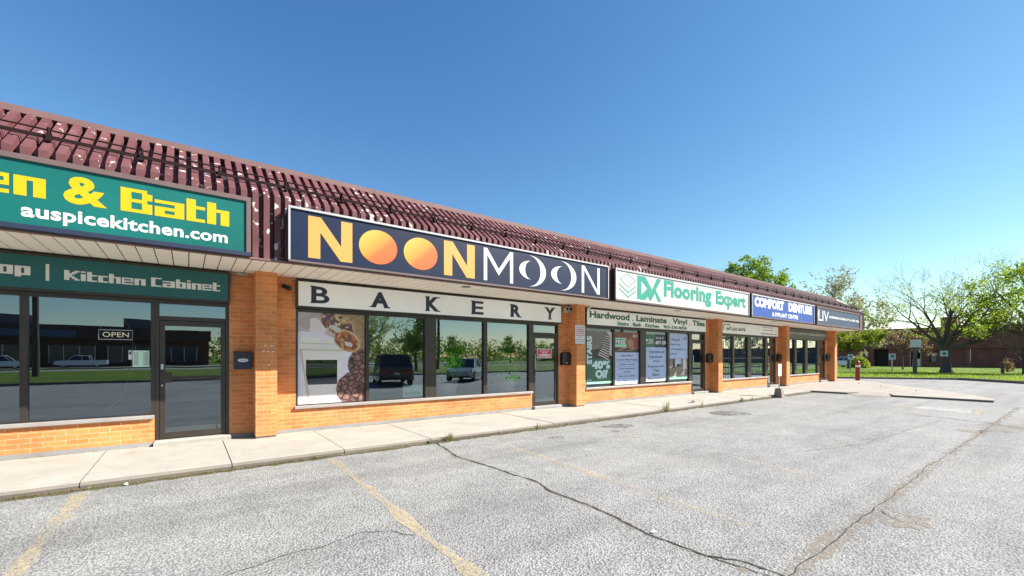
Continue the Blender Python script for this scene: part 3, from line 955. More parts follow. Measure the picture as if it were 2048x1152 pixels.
# ------------------------------------------------------------------ lightbox signs over the eave
def lightbox(label, x0, x1, face, trim, bottom=None, z0=3.15, z1=4.05, tw=0.05, right=None):
    root = thing("lightbox_sign", label, "sign", ((x0 + x1) / 2, 7.85, z0), "lightbox signs along the eave")
    bx = MB(); bx.box(x0 + 0.004, x1 - 0.004, 7.772, 7.912, z0 + 0.004, z1 - 0.004)
    bx.build("box", BOXBLACK, root)
    f = MB(); f.box(x0 + tw, x1 - tw, 7.762, 7.771, z0 + tw, z1 - tw)
    f.build("face", face, root)
    tr = MB()
    tr.box(x0, x1, 7.735, 7.772, z1 - tw, z1 + 0.005)
    tr.box(x0, x0 + tw, 7.737, 7.772, z0 + tw, z1 - tw)
    if right is None: tr.box(x1 - tw, x1, 7.737, 7.772, z0 + tw, z1 - tw)
    else: tr.box(x1 - tw, x1 + right, 7.737, 7.772, z0 - 0.02, z1 - tw)
    tr.build("trim", trim, root)
    bt = TG(); bt.box(x0, x1, 7.735, 7.772, z0, z0 + tw)
    bt.build("bottom_trim", bottom or trim, root)
    return root
YL = 7.759                                   # lettering plane

sg = lightbox("green lightbox sign with yellow and white lettering reading en & Bath", -6.9, 0.78, TEAL, SIGNTRIM, NAVYINK, tw=0.06)
t = TG(); bitword(t, "e", -1.93, -1.715, 3.56, YL, 0.048); bitword(t, "n", -1.68, -1.41, 3.56, YL, 0.048)
text(t, "&", -1.26, -0.85, 3.55, 3.91, YL, 0.035)
bitword(t, "Bath", -0.72, 0.50, 3.56, YL, 0.0455, 0.45)
t.build("lettering", YELLOW, sg)
t = TG(); text(t, "auspicekitchen.com", -1.62, 0.48, 3.255, 3.475, YL, 0.028, 1.04)
t.build("web_address", WHITE, sg)

sg = lightbox("long navy lightbox sign with amber and white lettering NOON MOON", 1.30, 9.13, NAVY, WHITETRIM, SIGNTRIM, tw=0.03)
t = TG(); t.poly(nletter(1.60, 3.25, 0.72, 0.70, 0.19, 0.20), YL); t.cut(); t.poly(nletter(4.13, 3.25, 0.73, 0.70, 0.19, 0.20), YL)
t.build("amber_lettering", AMBER, sg)
for cx in (2.79, 3.63):
    t = TG(); t.poly([(cx + 0.355 * math.cos(2 * math.pi * i / 48), 3.60 + 0.31 * math.sin(2 * math.pi * i / 48)) for i in range(48)], YL)
    t.build("sun_graphic", SUNPRINT, sg, uvbox=(cx - 0.355, cx + 0.355, 3.29, 3.91))
t = TG()
W_, H_, s_ = 0.79, 0.70, 0.085
t.poly([(5.09 + a, 3.25 + b_) for a, b_ in [(0, 0), (s_, 0), (s_, H_ * .80), (W_ / 2, H_ * .20), (W_ - s_, H_ * .80), (W_ - s_, 0), (W_, 0), (W_, H_), (W_ - s_, H_), (W_ / 2, H_ * .40), (s_, H_), (0, H_)]], YL)
t.cut(); t.poly(nletter(8.10, 3.25, 0.68, 0.70, 0.085, 0.10), YL)
def crescent(cx, cz, rx, rz, left, k=0.42):
    t.cut()
    if left:
        o = arc(cx, cz, rx, rz, 90, 270); i_ = arc(cx, cz, rx * (1 - k), rz * 0.985, 268, 92)
    else:
        o = arc(cx, cz, rx, rz, -90, 90); i_ = arc(cx, cz, rx * (1 - k), rz * 0.985, 88, -88)
    t.poly(o + i_, YL)
crescent(6.40, 3.615, 0.34, 0.215, True, 0.5); crescent(6.37, 3.60, 0.50, 0.36, False, 0.34)
crescent(7.41, 3.615, 0.37, 0.215, True, 0.5); crescent(7.38, 3.60, 0.52, 0.36, False, 0.34)
t.build("white_lettering", WHITE, sg)

sg = lightbox("cream lightbox sign with turquoise Flooring Expert lettering", 9.42, 17.31, WARMWHITE, WHITETRIM, SIGNTRIM, tw=0.045)
t = TG()
def line(a, c, w, y=YL):
    d = Vector((c[0] - a[0], c[1] - a[1])).normalized(); nx, nz = -d.y * w / 2, d.x * w / 2
    t.poly([(a[0] + nx, a[1] + nz), (a[0] - nx, a[1] - nz), (c[0] - nx, c[1] - nz), (c[0] + nx, c[1] + nz)], y)
D_ = [(9.60, 3.76), (9.95, 3.96), (10.33, 3.77), (9.98, 3.55)]
inn_ = [(x_ + (9.965 - x_) * 0.13, z_ + (3.76 - z_) * 0.13) for x_, z_ in D_]
for i in range(4):
    j = (i + 1) % 4
    t.poly([D_[i], D_[j], inn_[j], inn_[i]], YL)
for dz in (0.0, -0.125):
    t.poly([(9.59, 3.645 + dz), (9.98, 3.43 + dz), (10.34, 3.65 + dz), (10.34, 3.61 + dz), (9.98, 3.385 + dz), (9.59, 3.605 + dz)], YL)
t.cut()
def U(pts, x0=10.39, W=1.19, z0=3.265, H=0.69): return [(x0 + a * W, z0 + c * H) for a, c in pts]
t.poly(U([(0, 0), (0.17, 0), (0.17, 1), (0, 1)]), YL)
t.poly(U([(0.17, 1), (0.17, 0.79), (0.40, 0.5), (0.17, 0.21), (0.17, 0), (0.33, 0), (0.60, 0.5), (0.33, 1)]), YL)
t.poly(U([(0.61, 0.5), (0.42, 0.165), (0.50, 0), (0.56, 0), (0.72, 0.34), (0.83, 0), (1.02, 0), (0.76, 0.5), (1.0, 1.0), (0.80, 1.0)]), YL)
text(t, "Flooring", 11.70, 14.53, 3.295, 3.96, YL, 0.05, 1.05)
text(t, "Expert", 14.82, 17.06, 3.30, 3.93, YL, 0.05, 1.05)
t.build("lettering", TURQ, sg)

sg = lightbox("bright blue lightbox sign with white COMFORT DENTURE lettering", 17.55, 24.05, BLUE, WHITETRIM, SIGNTRIM, tw=0.045)
t = TG(); text(t, "COMFORT", 17.80, 20.55, 3.57, 3.97, YL, 0.065); text(t, "DENTURE", 21.05, 23.76, 3.57, 3.97, YL, 0.065)
text(t, "& IMPLANT CENTRE", 19.40, 22.10, 3.275, 3.455, YL, 0.03)
t.build("lettering", WHITE, sg)

sg = lightbox("slate blue lightbox sign with thin white LIV lettering at the far end", 24.35, 31.10, SLATE, SIGNTRIM, SIGNTRIM, tw=0.06, right=0.35)
t = TG(); text(t, "LIV", 24.6, 26.0, 3.36, 3.87, YL, 0.0)
text(t, "EXPERIENCE BEAUTY & MED SPA", 26.12, 30.95, 3.555, 3.67, YL, 0.03)
t.cut(); t.add(*(lambda pts: ([(p[0], YL - 0.001, p[1]) for p in pts], [tuple(range(len(pts)))]))([(24.50, 3.60), (24.60, 3.64), (24.72, 3.92), (24.66, 3.94), (24.58, 3.80), (24.55, 3.70)]))
t.build("lettering", WHITE, sg)

# ------------------------------------------------------------------ shop boards over the windows
def board(label, x0, x1, face, edge=FRAME, e=0.04):
    root = thing("shop_board", label, "sign", ((x0 + x1) / 2, 9.42, 2.6), "shop boards over the windows")
    f = MB(); f.box(x0, x1, 9.385, 9.452, 2.575, 3.14)
    f.build("board_frame", edge, root)
    f = MB(); f.box(x0 + e, x1 - e, 9.376, 9.384, 2.575 + e, 3.14 - e)
    f.build("face", face, root)
    return root
YB = 9.373
sg = board("dark teal board reading top | Kitchen Cabinet over the left shopfront", -6.62, 0.62, DARKTEAL)
t = TG(); bitword(t, "top", -2.33, -1.86, 2.80, YB, 0.0265, 0.5)
t.cut(); t.quad((-1.705, YB, 2.74), (-1.668, YB, 2.74), (-1.668, YB, 2.99), (-1.705, YB, 2.99))
bitword(t, "Kitchen", -1.51, -0.56, 2.775, YB, 0.0215, 0.5); bitword(t, "Cabinet", -0.49, 0.465, 2.775, YB, 0.0215, 0.5)
t.build("lettering", WHITE, sg)

sg = board("white board with widely spaced black letters BAKERY", 1.715, 8.95, BOARDWHITE)
t = TG()
for ch, a, c in [("B", 1.97, 2.36), ("A", 3.18, 3.63), ("K", 4.49, 4.88), ("E", 5.76, 6.16), ("R", 7.0, 7.4), ("Y", 8.25, 8.66)]:
    text(t, ch, a + 0.02, c - 0.02, 2.685, 3.025, YB, 0.05 if ch in "AKRY" else 0.022)
    L = c - a
    bars = {'B': [(0, .25, 0), (0, .25, 1)], 'A': [(-.02, .28, 0), (.68, 1.02, 0)], 'K': [(0, .32, 0), (0, .32, 1), (.72, 1.02, 0), (.66, 1.0, 1)],
            'E': [(0, .25, 0), (0, .25, 1)], 'R': [(0, .32, 0), (0, .25, 1), (.74, 1.03, 0)], 'Y': [(.32, .66, 0), (-.02, .3, 1), (.7, 1.02, 1)]}[ch]
    for s0, s1, top in bars:
        z_ = 3.007 if top else 2.68
        t.quad((a + s0 * L, YB - 0.0015, z_), (a + s1 * L, YB - 0.0015, z_), (a + s1 * L, YB - 0.0015, z_ + 0.024), (a + s0 * L, YB - 0.0015, z_ + 0.024))
t.build("lettering", NAVYINK, sg)

sg = board("white board with green lettering Hardwood . Laminate . Vinyl . Tiles", 9.99, 17.16, BOARDWHITE)
t = TG()
for s_, a, c, z0, z1 in [("Hardwood", 10.14, 12.13, 2.83, 3.05), (".", 12.28, 12.34, 2.83, 2.87), ("Laminate", 12.50, 14.32, 2.83, 3.05), (".", 14.48, 14.54, 2.83, 2.87),
                         ("Vinyl", 14.70, 15.70, 2.785, 3.055), (".", 15.86, 15.92, 2.83, 2.87), ("Tiles", 16.1, 17.02, 2.83, 3.05),
                         ("Stairs . Bath . Kitchen", 11.48, 13.85, 2.645, 2.775), ("905-530-8838", 14.12, 15.68, 2.645, 2.765)]:
    text(t, s_, a, c, z0, z1, YB, 0.038)
t.build("lettering", GREENINK, sg)

sg = board("white board with a tooth outline and phone number", 18.25, 24.17, BOARDWHITE)
t = TG(); text(t, "647-635-8478", 18.80, 20.55, 2.75, 2.90, YB, 0.03)
t.cut(); t.poly(arc(18.72, 2.87, 0.19, 0.16, 60, 235, 12) + arc(18.74, 2.87, 0.15, 0.13, 235, 60, 12), YB)
t.poly(arc(18.98, 2.93, 0.16, 0.11, 10, 150, 10) + arc(18.98, 2.92, 0.12, 0.08, 150, 10, 10), YB)
t.build("lettering", NAVYINK, sg)
t = TG(); text(t, "Unit 26 & 27", 22.35, 23.59, 3.0, 3.06, YB, 0.02); text(t, "By Appointment", 22.45, 23.52, 2.86, 2.93, YB, 0.02)
text(t, "comfortdenture.com", 22.1, 23.95, 2.68, 2.77, YB, 0.02)
t.build("small_print", GREYINK, sg)

sg = board("black green board with thin white lettering at the last shop", 25.15, 31.12, BLACKGREEN, BLACKGREEN)
t = TG(); text(t, "BODY & CENTRE LASER AESTHETICS", 25.35, 30.95, 2.80, 2.92, YB, 0.005)
t.build("lettering", WHITE, sg)
# ------------------------------------------------------------------ small things on the walls
def mailbox(x, label, modern=False):
    root = thing("mailbox", label, "mailbox", (x, YW - 0.06, 1.53), "mailboxes beside the shop doors")
    b = MB()
    if modern:
        b.box(-0.135, 0.135, -0.07, 0.058, -0.165, 0.12, 0.0)
        b.build("box", mat("navy_mailbox_paint", (0.010, 0.014, 0.035), 0.35), root, local=True)
        l = MB(); l.add([(-0.145, -0.085, 0.115), (0.145, -0.085, 0.115), (0.145, 0.058, 0.125), (-0.145, 0.058, 0.125),
                         (-0.145, -0.085, 0.14), (0.145, -0.085, 0.14), (0.145, 0.058, 0.165), (-0.145, 0.058, 0.165)],
                        [(0, 3, 2, 1), (4, 5, 6, 7), (0, 1, 5, 4), (1, 2, 6, 5), (2, 3, 7, 6), (3, 0, 4, 7)])
        l.build("lid", mat("navy_mailbox_paint", (0.010, 0.014, 0.035), 0.35), root, local=True)
        e = MB(); e.poly([(0.085 * math.cos(i / 24 * 2 * math.pi), 0.032 * math.sin(i / 24 * 2 * math.pi)) for i in range(24)], -0.074, 0.004)
        eo = e.build("oval_badge", WHITE, root, local=True)
        e = MB(); e.poly([(0.06 * math.cos(i / 24 * 2 * math.pi), 0.016 * math.sin(i / 24 * 2 * math.pi)) for i in range(24)], -0.0765, 0.002)
        e.build("badge_centre", mat("pale_badge_blue", (0.35, 0.42, 0.5), 0.4), eo, local=True)
    else:
        pr = [(-0.17, -0.19), (0.17, -0.19), (0.17, 0.12)] + arc(0.0, 0.12, 0.17, 0.085, 0, 180, 10)[1:]
        b.poly([(p[0], p[1]) for p in pr], -0.07, 0.128)
        b.build("box", BLACK, root, local=True)
        l = MB(); l.box(-0.178, 0.178, -0.085, -0.071, 0.0, 0.13, 0.0)
        l.build("lid", BLACK, root, local=True)
        k = MB(); k.box(-0.025, 0.025, -0.078, -0.0705, -0.14, -0.10)
        k.build("lock", STEEL, root, local=True)
    return root
mailbox(0.815, "navy wall mailbox with a white oval badge beside the dark left door", True)
mailbox(9.10, "black round-topped mailbox on the brick beside the bakery door, under the twin floodlight")
mailbox(17.42, "black mailbox on the brick beside the flooring shop door, left of the phone number board")
mailbox(24.26, "black mailbox on the brick above the small sign on a concrete block")
mailbox(31.32, "black mailbox on the last brick pier of the plaza")

c = thing("security_camera", "silver and black security camera on the brick left of the BAKERY board", "camera", (1.5, YW, 2.99))
b = MB(); b.lathe(1.5, YW - 0.03, [(0.0, 3.02), (0.05, 3.02), (0.055, 2.98), (0.035, 2.95)], 14); b.box(1.46, 1.54, YW - 0.03, YW - 0.001, 2.95, 3.03)
b.build("mount", STEEL, c, smooth=False)
b = MB(); b.tube([(1.49, YW - 0.07, 2.98), (1.60, YW - 0.17, 2.92)], [0.045, 0.048], 12); b.build("camera_body", BLACK, c)
c = thing("floodlight", "white twin security floodlight high on the brick right of the BAKERY board", "light", (9.2, YW, 3.02))
b = MB(); b.box(9.03, 9.27, YW - 0.05, YW - 0.001, 2.93, 2.99); b.build("mount", WARMWHITE, c)
for lx in (9.08, 9.22):
    b = MB(); b.tube([(lx, YW - 0.05, 3.05), (lx, YW - 0.17, 3.03)], [0.055, 0.07], 12); bo = b.build("lamp_head", WARMWHITE, c)
    b = MB(); b.tube([(lx, YW - 0.172, 3.03), (lx, YW - 0.178, 3.03)], [0.055, 0.055], 12); b.build("lens", BLACK, bo)
c = thing("dome_camera", "white ball camera under the soffit right of the second brick pier", "camera", (10.0, 9.25, 3.1))
b = MB(); b.lathe(9.98, 9.25, [(0.05, 3.168), (0.07, 3.15), (0.075, 3.11), (0.06, 3.06), (0.03, 3.04)], 14); b.build("dome", WHITE, c, smooth=True)
b = MB(); b.tube([(9.98, 9.19, 3.09), (9.975, 9.172, 3.08)], [0.025, 0.02], 10); b.build("lens", BLACK, c)
c = thing("junction_box", "small grey junction box with conduit under the soffit above the dark left door pier", "electrical box", (0.75, YW, 3.1))
b = MB(); b.box(0.72, 0.90, YW - 0.06, YW - 0.001, 3.11, 3.16); b.build("box", SILL, c)
b = MB(); b.tube([(0.72, YW - 0.03, 3.14), (0.66, YW - 0.03, 3.135), (0.65, YW - 0.03, 3.05), (0.65, YW - 0.03, 2.90)], 0.011, 6); b.build("conduit", SILL, c)

c = thing("notice_sign", "white parking notice with red lines on the second brick pier", "sign", (9.42, YP, 2.0))
b = MB(); b.box(9.215, 9.62, YP - 0.012, YP - 0.002, 1.985, 2.54); b.build("plate", WHITE, c)
t = TG(); text(t, "NO PARKING", 9.26, 9.58, 2.385, 2.43, YP - 0.014, 0.03); text(t, "UNAUTHORIZED", 9.25, 9.59, 2.325, 2.37, YP - 0.014, 0.02); text(t, "VEHICLES TOWED", 9.25, 9.59, 2.27, 2.31, YP - 0.014, 0.02)
t.cut(); t.quad((9.25, YP - 0.014, 2.225), (9.58, YP - 0.014, 2.225), (9.58, YP - 0.014, 2.24), (9.25, YP - 0.014, 2.24))
t.build("red_print", REDINK, c)
t = TG(); text(t, "Private Property", 9.27, 9.57, 2.46, 2.50, YP - 0.014, 0.02)
t.cut(); t.add([(9.225, YP - 0.014, 2.233), (9.255, YP - 0.014, 2.215), (9.255, YP - 0.014, 2.251)], [(0, 1, 2)]); t.cut(); t.add([(9.61, YP - 0.014, 2.233), (9.58, YP - 0.014, 2.251), (9.58, YP - 0.014, 2.215)], [(0, 1, 2)])
text(t, "24 hr", 9.36, 9.48, 2.16, 2.20, YP - 0.014, 0.01)
text(t, "By-law 147 enforced", 9.25, 9.59, 2.09, 2.125, YP - 0.014, 0.01); text(t, "at owners expense", 9.25, 9.59, 2.035, 2.07, YP - 0.014, 0.01)
t.build("black_print", GREYINK, c)

c = thing("open_sign", "black OPEN sign hanging on white cords inside the left window", "sign", (-0.95, YG + 0.06, 1.86))
b = MB(); b.box(-1.165, -0.725, YG + 0.05, YG + 0.075, 1.865, 2.05); b.build("panel", BLACK, c)
NEON = mat("cream_tube", (0.80, 0.74, 0.52), 0.4)
NEON.node_tree.nodes["Principled BSDF"].inputs["Emission Color"].default_value = (1.0, 0.90, 0.62, 1)
NEON.node_tree.nodes["Principled BSDF"].inputs["Emission Strength"].default_value = 0.35
TUBE = mat("white_tube", (0.8, 0.8, 0.8), 0.4)
TUBE.node_tree.nodes["Principled BSDF"].inputs["Emission Color"].default_value = (0.8, 0.9, 1.0, 1)
TUBE.node_tree.nodes["Principled BSDF"].inputs["Emission Strength"].default_value = 0.2
t = TG(); text(t, "OPEN", -1.105, -0.785, 1.92, 2.0, YG + 0.048, 0.0); t.build("lettering", NEON, c)
b = MB(); e_ = 0.012
rr_ = [(-1.15, 1.88), (-0.74, 1.88), (-0.74, 2.035), (-1.15, 2.035), (-1.15, 1.88)]
b.tube([(p[0], YG + 0.046, p[1]) for p in rr_], 0.005, 6); b.build("border_tube", TUBE, c)
b = MB(); b.tube([(-1.13, YG + 0.06, 2.05), (-1.0, YG + 0.06, 2.5)], 0.004, 4); b.tube([(-0.76, YG + 0.06, 2.05), (-0.99, YG + 0.06, 2.5)], 0.004, 4)
b.tube([(-0.74, YG + 0.06, 1.95), (-0.735, YG + 0.06, 1.7), (-0.77, YG + 0.06, 1.35), (-0.83, YG + 0.06, 1.05), (-0.92, YG + 0.06, 0.87), (-1.02, YG + 0.06, 0.76), (-1.08, YG + 0.06, 0.70), (-1.09, YG + 0.05, 0.65), (-1.04, YG + 0.06, 0.632)], 0.005, 5)
b.build("cord", WHITE, c)
MINT = mat("mint_paper", (0.50, 0.66, 0.56), 0.6, 0, 0.05)
c = thing("paper_notice", "mint price list taped inside the left window beside the door", "notice", (-0.63, YG, 1.43))
b = MB(); b.box(-0.735, -0.52, YG - 0.004, YG - 0.001, 1.425, 1.70); b.build("paper", MINT, c)
t = TG()
for xa, xb in ((-0.72, -0.66), (-0.60, -0.535)):
    t.cut()
    for i in range(11):
        zz = 1.66 - i * 0.02
        t.quad((xa, YG - 0.006, zz), (xb, YG - 0.006, zz), (xb, YG - 0.006, zz + .006), (xa, YG - 0.006, zz + .006))
t.build("print_rows", GREENINK, c)
c = thing("window_sticker", "small white sticker inside the left window beside the mint price list", "sticker", (-0.76, YG, 1.55))
b = MB(); b.box(-0.785, -0.745, YG - 0.003, YG - 0.001, 1.55, 1.70); b.build("sticker", WHITE, c)
b = MB(); b.box(-0.78, -0.75, YG - 0.005, YG - 0.0035, 1.63, 1.68); b.build("print_block", GREYINK, c)
c = thing("open_plate", "red and white plate reading Come in we are OPEN on the bakery door glass", "sign", (8.34, YW, 1.53))
yd = YW + 0.036
b = MB(); b.box(8.06, 8.63, yd - 0.004, yd, 1.55, 1.83); b.build("plate", WHITE, c)
b = MB(); b.box(8.08, 8.61, yd - 0.007, yd - 0.0045, 1.57, 1.81); b.build("red_field", mat("red_plate", (0.55, 0.02, 0.05), 0.4), c)
t = TG(); text(t, "Come in", 8.17, 8.52, 1.745, 1.79, yd - 0.0095, 0.02); text(t, "we are", 8.24, 8.46, 1.69, 1.73, yd - 0.0095, 0.02); text(t, "OPEN", 8.12, 8.57, 1.59, 1.675, yd - 0.0095, 0.05)
t.build("lettering", WHITE, c)
c = thing("window_notice", "small pale notice low in the second bakery window", "notice", (4.2, YG, 0.66))
b = MB(); b.box(4.0, 4.5, YG + 0.008, YG + 0.011, 0.64, 0.93); b.build("paper", MINT, c)
b = MB(); b.box(4.05, 4.45, YG + 0.004, YG + 0.006, 0.70, 0.76); b.build("print_rows", mat("mint_print", (0.25, 0.5, 0.35), .6), c)

# ------------------------------------------------------------------ posters inside the glass
def clip(pts, x0, x1, z0, z1):
    def cut(P, inside, inter):
        out = []
        for i in range(len(P)):
            a, c = P[i - 1], P[i]
            if inside(c):
                if not inside(a): out.append(inter(a, c))
                out.append(c)
            elif inside(a): out.append(inter(a, c))
        return out
    def ix(v): return lambda a, c: (v, a[1] + (c[1] - a[1]) * (v - a[0]) / (c[0] - a[0]))
    def iz(v): return lambda a, c: (a[0] + (c[0] - a[0]) * (v - a[1]) / (c[1] - a[1]), v)
    P = cut(pts, lambda p: p[0] >= x0, ix(x0)); P = cut(P, lambda p: p[0] <= x1, ix(x1))
    P = cut(P, lambda p: p[1] >= z0, iz(z0)); P = cut(P, lambda p: p[1] <= z1, iz(z1))
    return P
def ell(cx, cz, rx, rz, rot=0, n=32, wob=0.0, seed=0):
    rr = random.Random(seed); o = []
    for i in range(n):
        a = 2 * math.pi * i / n; k = 1 + rr.uniform(-wob, wob)
        u, v = rx * math.cos(a) * k, rz * math.sin(a) * k
        o.append((cx + u * math.cos(R(rot)) - v * math.sin(R(rot)), cz + u * math.sin(R(rot)) + v * math.cos(R(rot))))
    return o
def flat(parent, name, pts, y, m):
    b = MB(); b.poly(pts, y); return b.build(name, m, parent)
def rect(a, c, z0, z1): return [(a, z0), (c, z0), (c, z1), (a, z1)]
def vor_mat(name, scale, stops, kind='F1', stretch=(1, 1, 1), feature_dist=False):
    m, nt, b_ = nodes_of(name)
    tc = nt.nodes.new("ShaderNodeTexCoord").outputs["Object"]
    mp = nt.nodes.new("ShaderNodeMapping"); mp.inputs["Scale"].default_value = stretch
    nt.links.new(tc, mp.inputs[0])
    nz = noise_node(nt, 8, 3, 0.5, mp.outputs[0])
    mv = nt.nodes.new("ShaderNodeMix"); mv.data_type = 'VECTOR'; mv.inputs[0].default_value = 0.08
    nt.links.new(mp.outputs[0], mv.inputs[4]); nt.links.new(nz.outputs[1], mv.inputs[5])
    v = nt.nodes.new("ShaderNodeTexVoronoi"); v.inputs["Scale"].default_value = scale
    v.feature = kind
    nt.links.new(mv.outputs[1], v.inputs["Vector"])
    if feature_dist: src = v.outputs["Distance"]
    else:
        sp = nt.nodes.new("ShaderNodeSeparateColor"); nt.links.new(v.outputs["Color"], sp.inputs[0]); src = sp.outputs[0]
    r = ramp(nt, src, stops)
    if not feature_dist: r.color_ramp.interpolation = 'CONSTANT'
    nt.links.new(r.outputs[0], b_.inputs["Base Color"]); b_.inputs["Roughness"].default_value = 0.5
    return m
FILL1 = vor_mat("wrap_filling_print", 19, [(0, (0.10, 0.05, 0.03)), (.18, (0.28, 0.09, 0.08)), (.34, (0.20, 0.27, 0.10)), (.48, (0.45, 0.25, 0.10)), (.62, (0.16, 0.06, 0.10)), (.76, (0.50, 0.42, 0.30)), (.88, (0.07, 0.07, 0.07))])
FILL2 = vor_mat("stew_filling_print", 17, [(0, (0.16, 0.06, 0.03)), (.3, (0.38, 0.15, 0.05)), (.5, (0.22, 0.08, 0.03)), (.7, (0.45, 0.27, 0.12)), (.85, (0.30, 0.05, 0.03))])
COOKIE = vor_mat("cookie_print", 9, [(0.0, (0.035, 0.016, 0.012)), (0.05, (0.06, 0.028, 0.02)), (0.12, (0.20, 0.095, 0.075)), (0.35, (0.30, 0.16, 0.13))], 'DISTANCE_TO_EDGE', (1, 1, 1), True)
WAX = vor_mat("wax_paper_print", 4.5, [(0, (0.34, 0.28, 0.30)), (.3, (0.46, 0.40, 0.42)), (.6, (0.40, 0.33, 0.33)), (.85, (0.62, 0.57, 0.60))])
POSTERBG = mat("lilac_white_print", (0.66, 0.63, 0.70), 0.5, 0, 0.08, 2)
CUPWHITE = mat("cup_cream_print", (0.68, 0.66, 0.62), 0.5, 0, 0.12, 1.2)
CUPEDGE = mat("cup_brim_print", (0.50, 0.45, 0.36), 0.5, 0, 0.1, 2)
TORTILLA = mat("tortilla_print", (0.30, 0.20, 0.11), 0.5, 0, 0.45, 14)
CRUST = mat("wrap_edge_print", (0.50, 0.35, 0.18), 0.5, 0, 0.25, 10)

x0, x1, z0, z1 = 1.77, 3.11, 0.63, 2.505
c = thing("bakery_poster", "tall bakery poster of a paper cup, wraps and chocolate cookies in the first bakery window", "poster", (2.44, YG, 0.63))
b = MB(); yb = YG - 0.004
hx0, hx1, hz0, hz1 = 1.92, 2.53, 1.02, 1.53        # clear die-cut band on the cup
for q in (rect(x0, hx0, z0, z1), rect(hx1, x1, z0, z1), rect(hx0, hx1, z0, hz0), rect(hx0, hx1, hz1, z1)): b.poly(q, yb)
b.build("sheet", POSTERBG, c)
flat(c, "wax_paper", clip([(1.7, 2.02), (1.82, 2.12), (2.3, 2.05), (2.5, 1.98), (2.75, 2.2), (2.6, 2.6), (1.7, 2.6)], x0, x1, z0, z1), yb - .001, WAX)
b = MB()
cl = lambda z: 1.80 + (1.75 - z) * 0.145; cr = lambda z: 2.655 - (1.75 - z) * 0.10
b.poly([(cl(1.75), 1.75), (cl(hz1), hz1), (cr(hz1), hz1), (cr(1.75), 1.75)], yb - .002)
b.poly([(cl(hz0), hz0), (cl(0.63), 0.63), (cr(0.63), 0.63), (cr(hz0), hz0)], yb - .002)
b.poly([(cl(hz1), hz1), (cl(hz0), hz0), (hx0, hz0), (hx0, hz1)], yb - .002)
b.poly([(hx1, hz1), (hx1, hz0), (cr(hz0), hz0), (cr(hz1), hz1)], yb - .002)
b.build("cup_print", CUPWHITE, c)
b = MB(); b.poly([(1.82, 1.99), (1.84, 2.01), (2.58, 1.96), (2.62, 1.86), (1.80, 1.86)], yb - .003); b.poly([(1.772, 1.86), (1.772, 1.765), (2.70, 1.75), (2.71, 1.80), (2.69, 1.835), (1.80, 1.862)], yb - .0035)
b.build("lid_print", CUPWHITE, c)
b = MB(); b.poly([(1.80, 1.75), (2.66, 1.735), (2.655, 1.71), (1.805, 1.725)], yb - .0035); b.poly([(1.82, 1.885), (2.62, 1.865), (2.62, 1.85), (1.82, 1.868)], yb - .0042)
b.poly([(cl(1.72), 1.72), (cl(.63), .63), (cl(.63) + .05, .63), (cl(1.72) + .04, 1.72)], yb - .0028)
b.build("cup_shading_print", CUPEDGE, c)
b = MB()
b.poly(clip([(2.55, 2.5), (3.2, 2.6), (3.2, 1.98), (2.95, 1.9), (2.75, 2.15)], x0, x1, z0, z1), yb - .002)
b.poly(clip([(2.7, 2.05), (3.0, 2.12), (3.2, 1.98), (3.2, 1.82), (2.98, 1.68), (2.8, 1.7)], x0, x1, z0, z1), yb - .0027)
b.build("tortilla_print", TORTILLA, c)
flat(c, "wrap_edge", clip(ell(2.545, 2.28, 0.385, 0.222, -28, 36), x0, x1, z0, z1), yb - .0032, CRUST)
flat(c, "wrap_filling", clip(ell(2.53, 2.28, 0.36, 0.205, -28, 36, .05, 2), x0, x1, z0, z1), yb - .0039, FILL1)
flat(c, "wrap_edge", clip(ell(2.74, 1.93, 0.30, 0.215, -30, 36), x0, x1, z0, z1), yb - .0046, CRUST)
flat(c, "wrap_filling", clip(ell(2.72, 1.93, 0.26, 0.185, -30, 36, .05, 3), x0, x1, z0, z1), yb - .0053, FILL2)
b = TG(); b.poly(ell(2.50, 2.19, 0.13, 0.055, -18, 20, .2, 4), yb - .006); b.cut(); b.poly(ell(2.76, 1.86, 0.08, 0.05, -25, 20, .2, 5), yb - .0066)
b.build("rice_print", WARMWHITE, c)
flat(c, "cookie", clip(ell(3.06, 1.43, 0.31, 0.345, 0, 40, .03, 6), x0, x1, z0, z1), yb - .003, COOKIE)
flat(c, "cookie", clip(ell(2.93, 0.90, 0.42, 0.385, 0, 40, .03, 7), x0, x1, z0, z1), yb - .0045, COOKIE)
b = MB(); rr = random.Random(3)
for (cx, cz) in [(2.88, 1.02), (3.04, 0.95), (2.93, 0.83), (3.05, 0.80)]:
    b.poly(clip([(cx - .07, cz - .05), (cx + .06, cz - .03), (cx + .03, cz + .08)], x0, x1, z0, z1), yb - .0055)
b.build("chocolate_chunk", mat("chocolate_print", (0.13, 0.045, 0.035), 0.4, 0, 0.3, 10), c)

PGREEN = mat("poster_green", (0.035, 0.13, 0.075), 0.5, 0, 0.08)
PMINT = mat("poster_mint", (0.30, 0.62, 0.44), 0.5, 0, 0.06)
PBLUE = mat("poster_pale_blue", (0.40, 0.48, 0.70), 0.5, 0, 0.05)
PPALE = mat("poster_ice", (0.55, 0.72, 0.74), 0.5, 0, 0.03)
PINK_ = mat("poster_ink", (0.05, 0.07, 0.16), 0.5, 0, 0.1)
PGREY = mat("stair_hall_print", (0.16, 0.145, 0.13), 0.5, 0, 0.25, 2)
PDARKW = mat("dark_floor_print", (0.030, 0.026, 0.028), 0.5, 0, 0.4, 5)
PTREAD = mat("stair_tread_print", (0.60, 0.52, 0.52), 0.5, 0, 0.1)
PRED = mat("russet_room_print", (0.19, 0.055, 0.04), 0.5, 0, 0.35, 4)
PSKIN = mat("skin_print", (0.36, 0.17, 0.10), 0.5, 0, 0.2, 6)
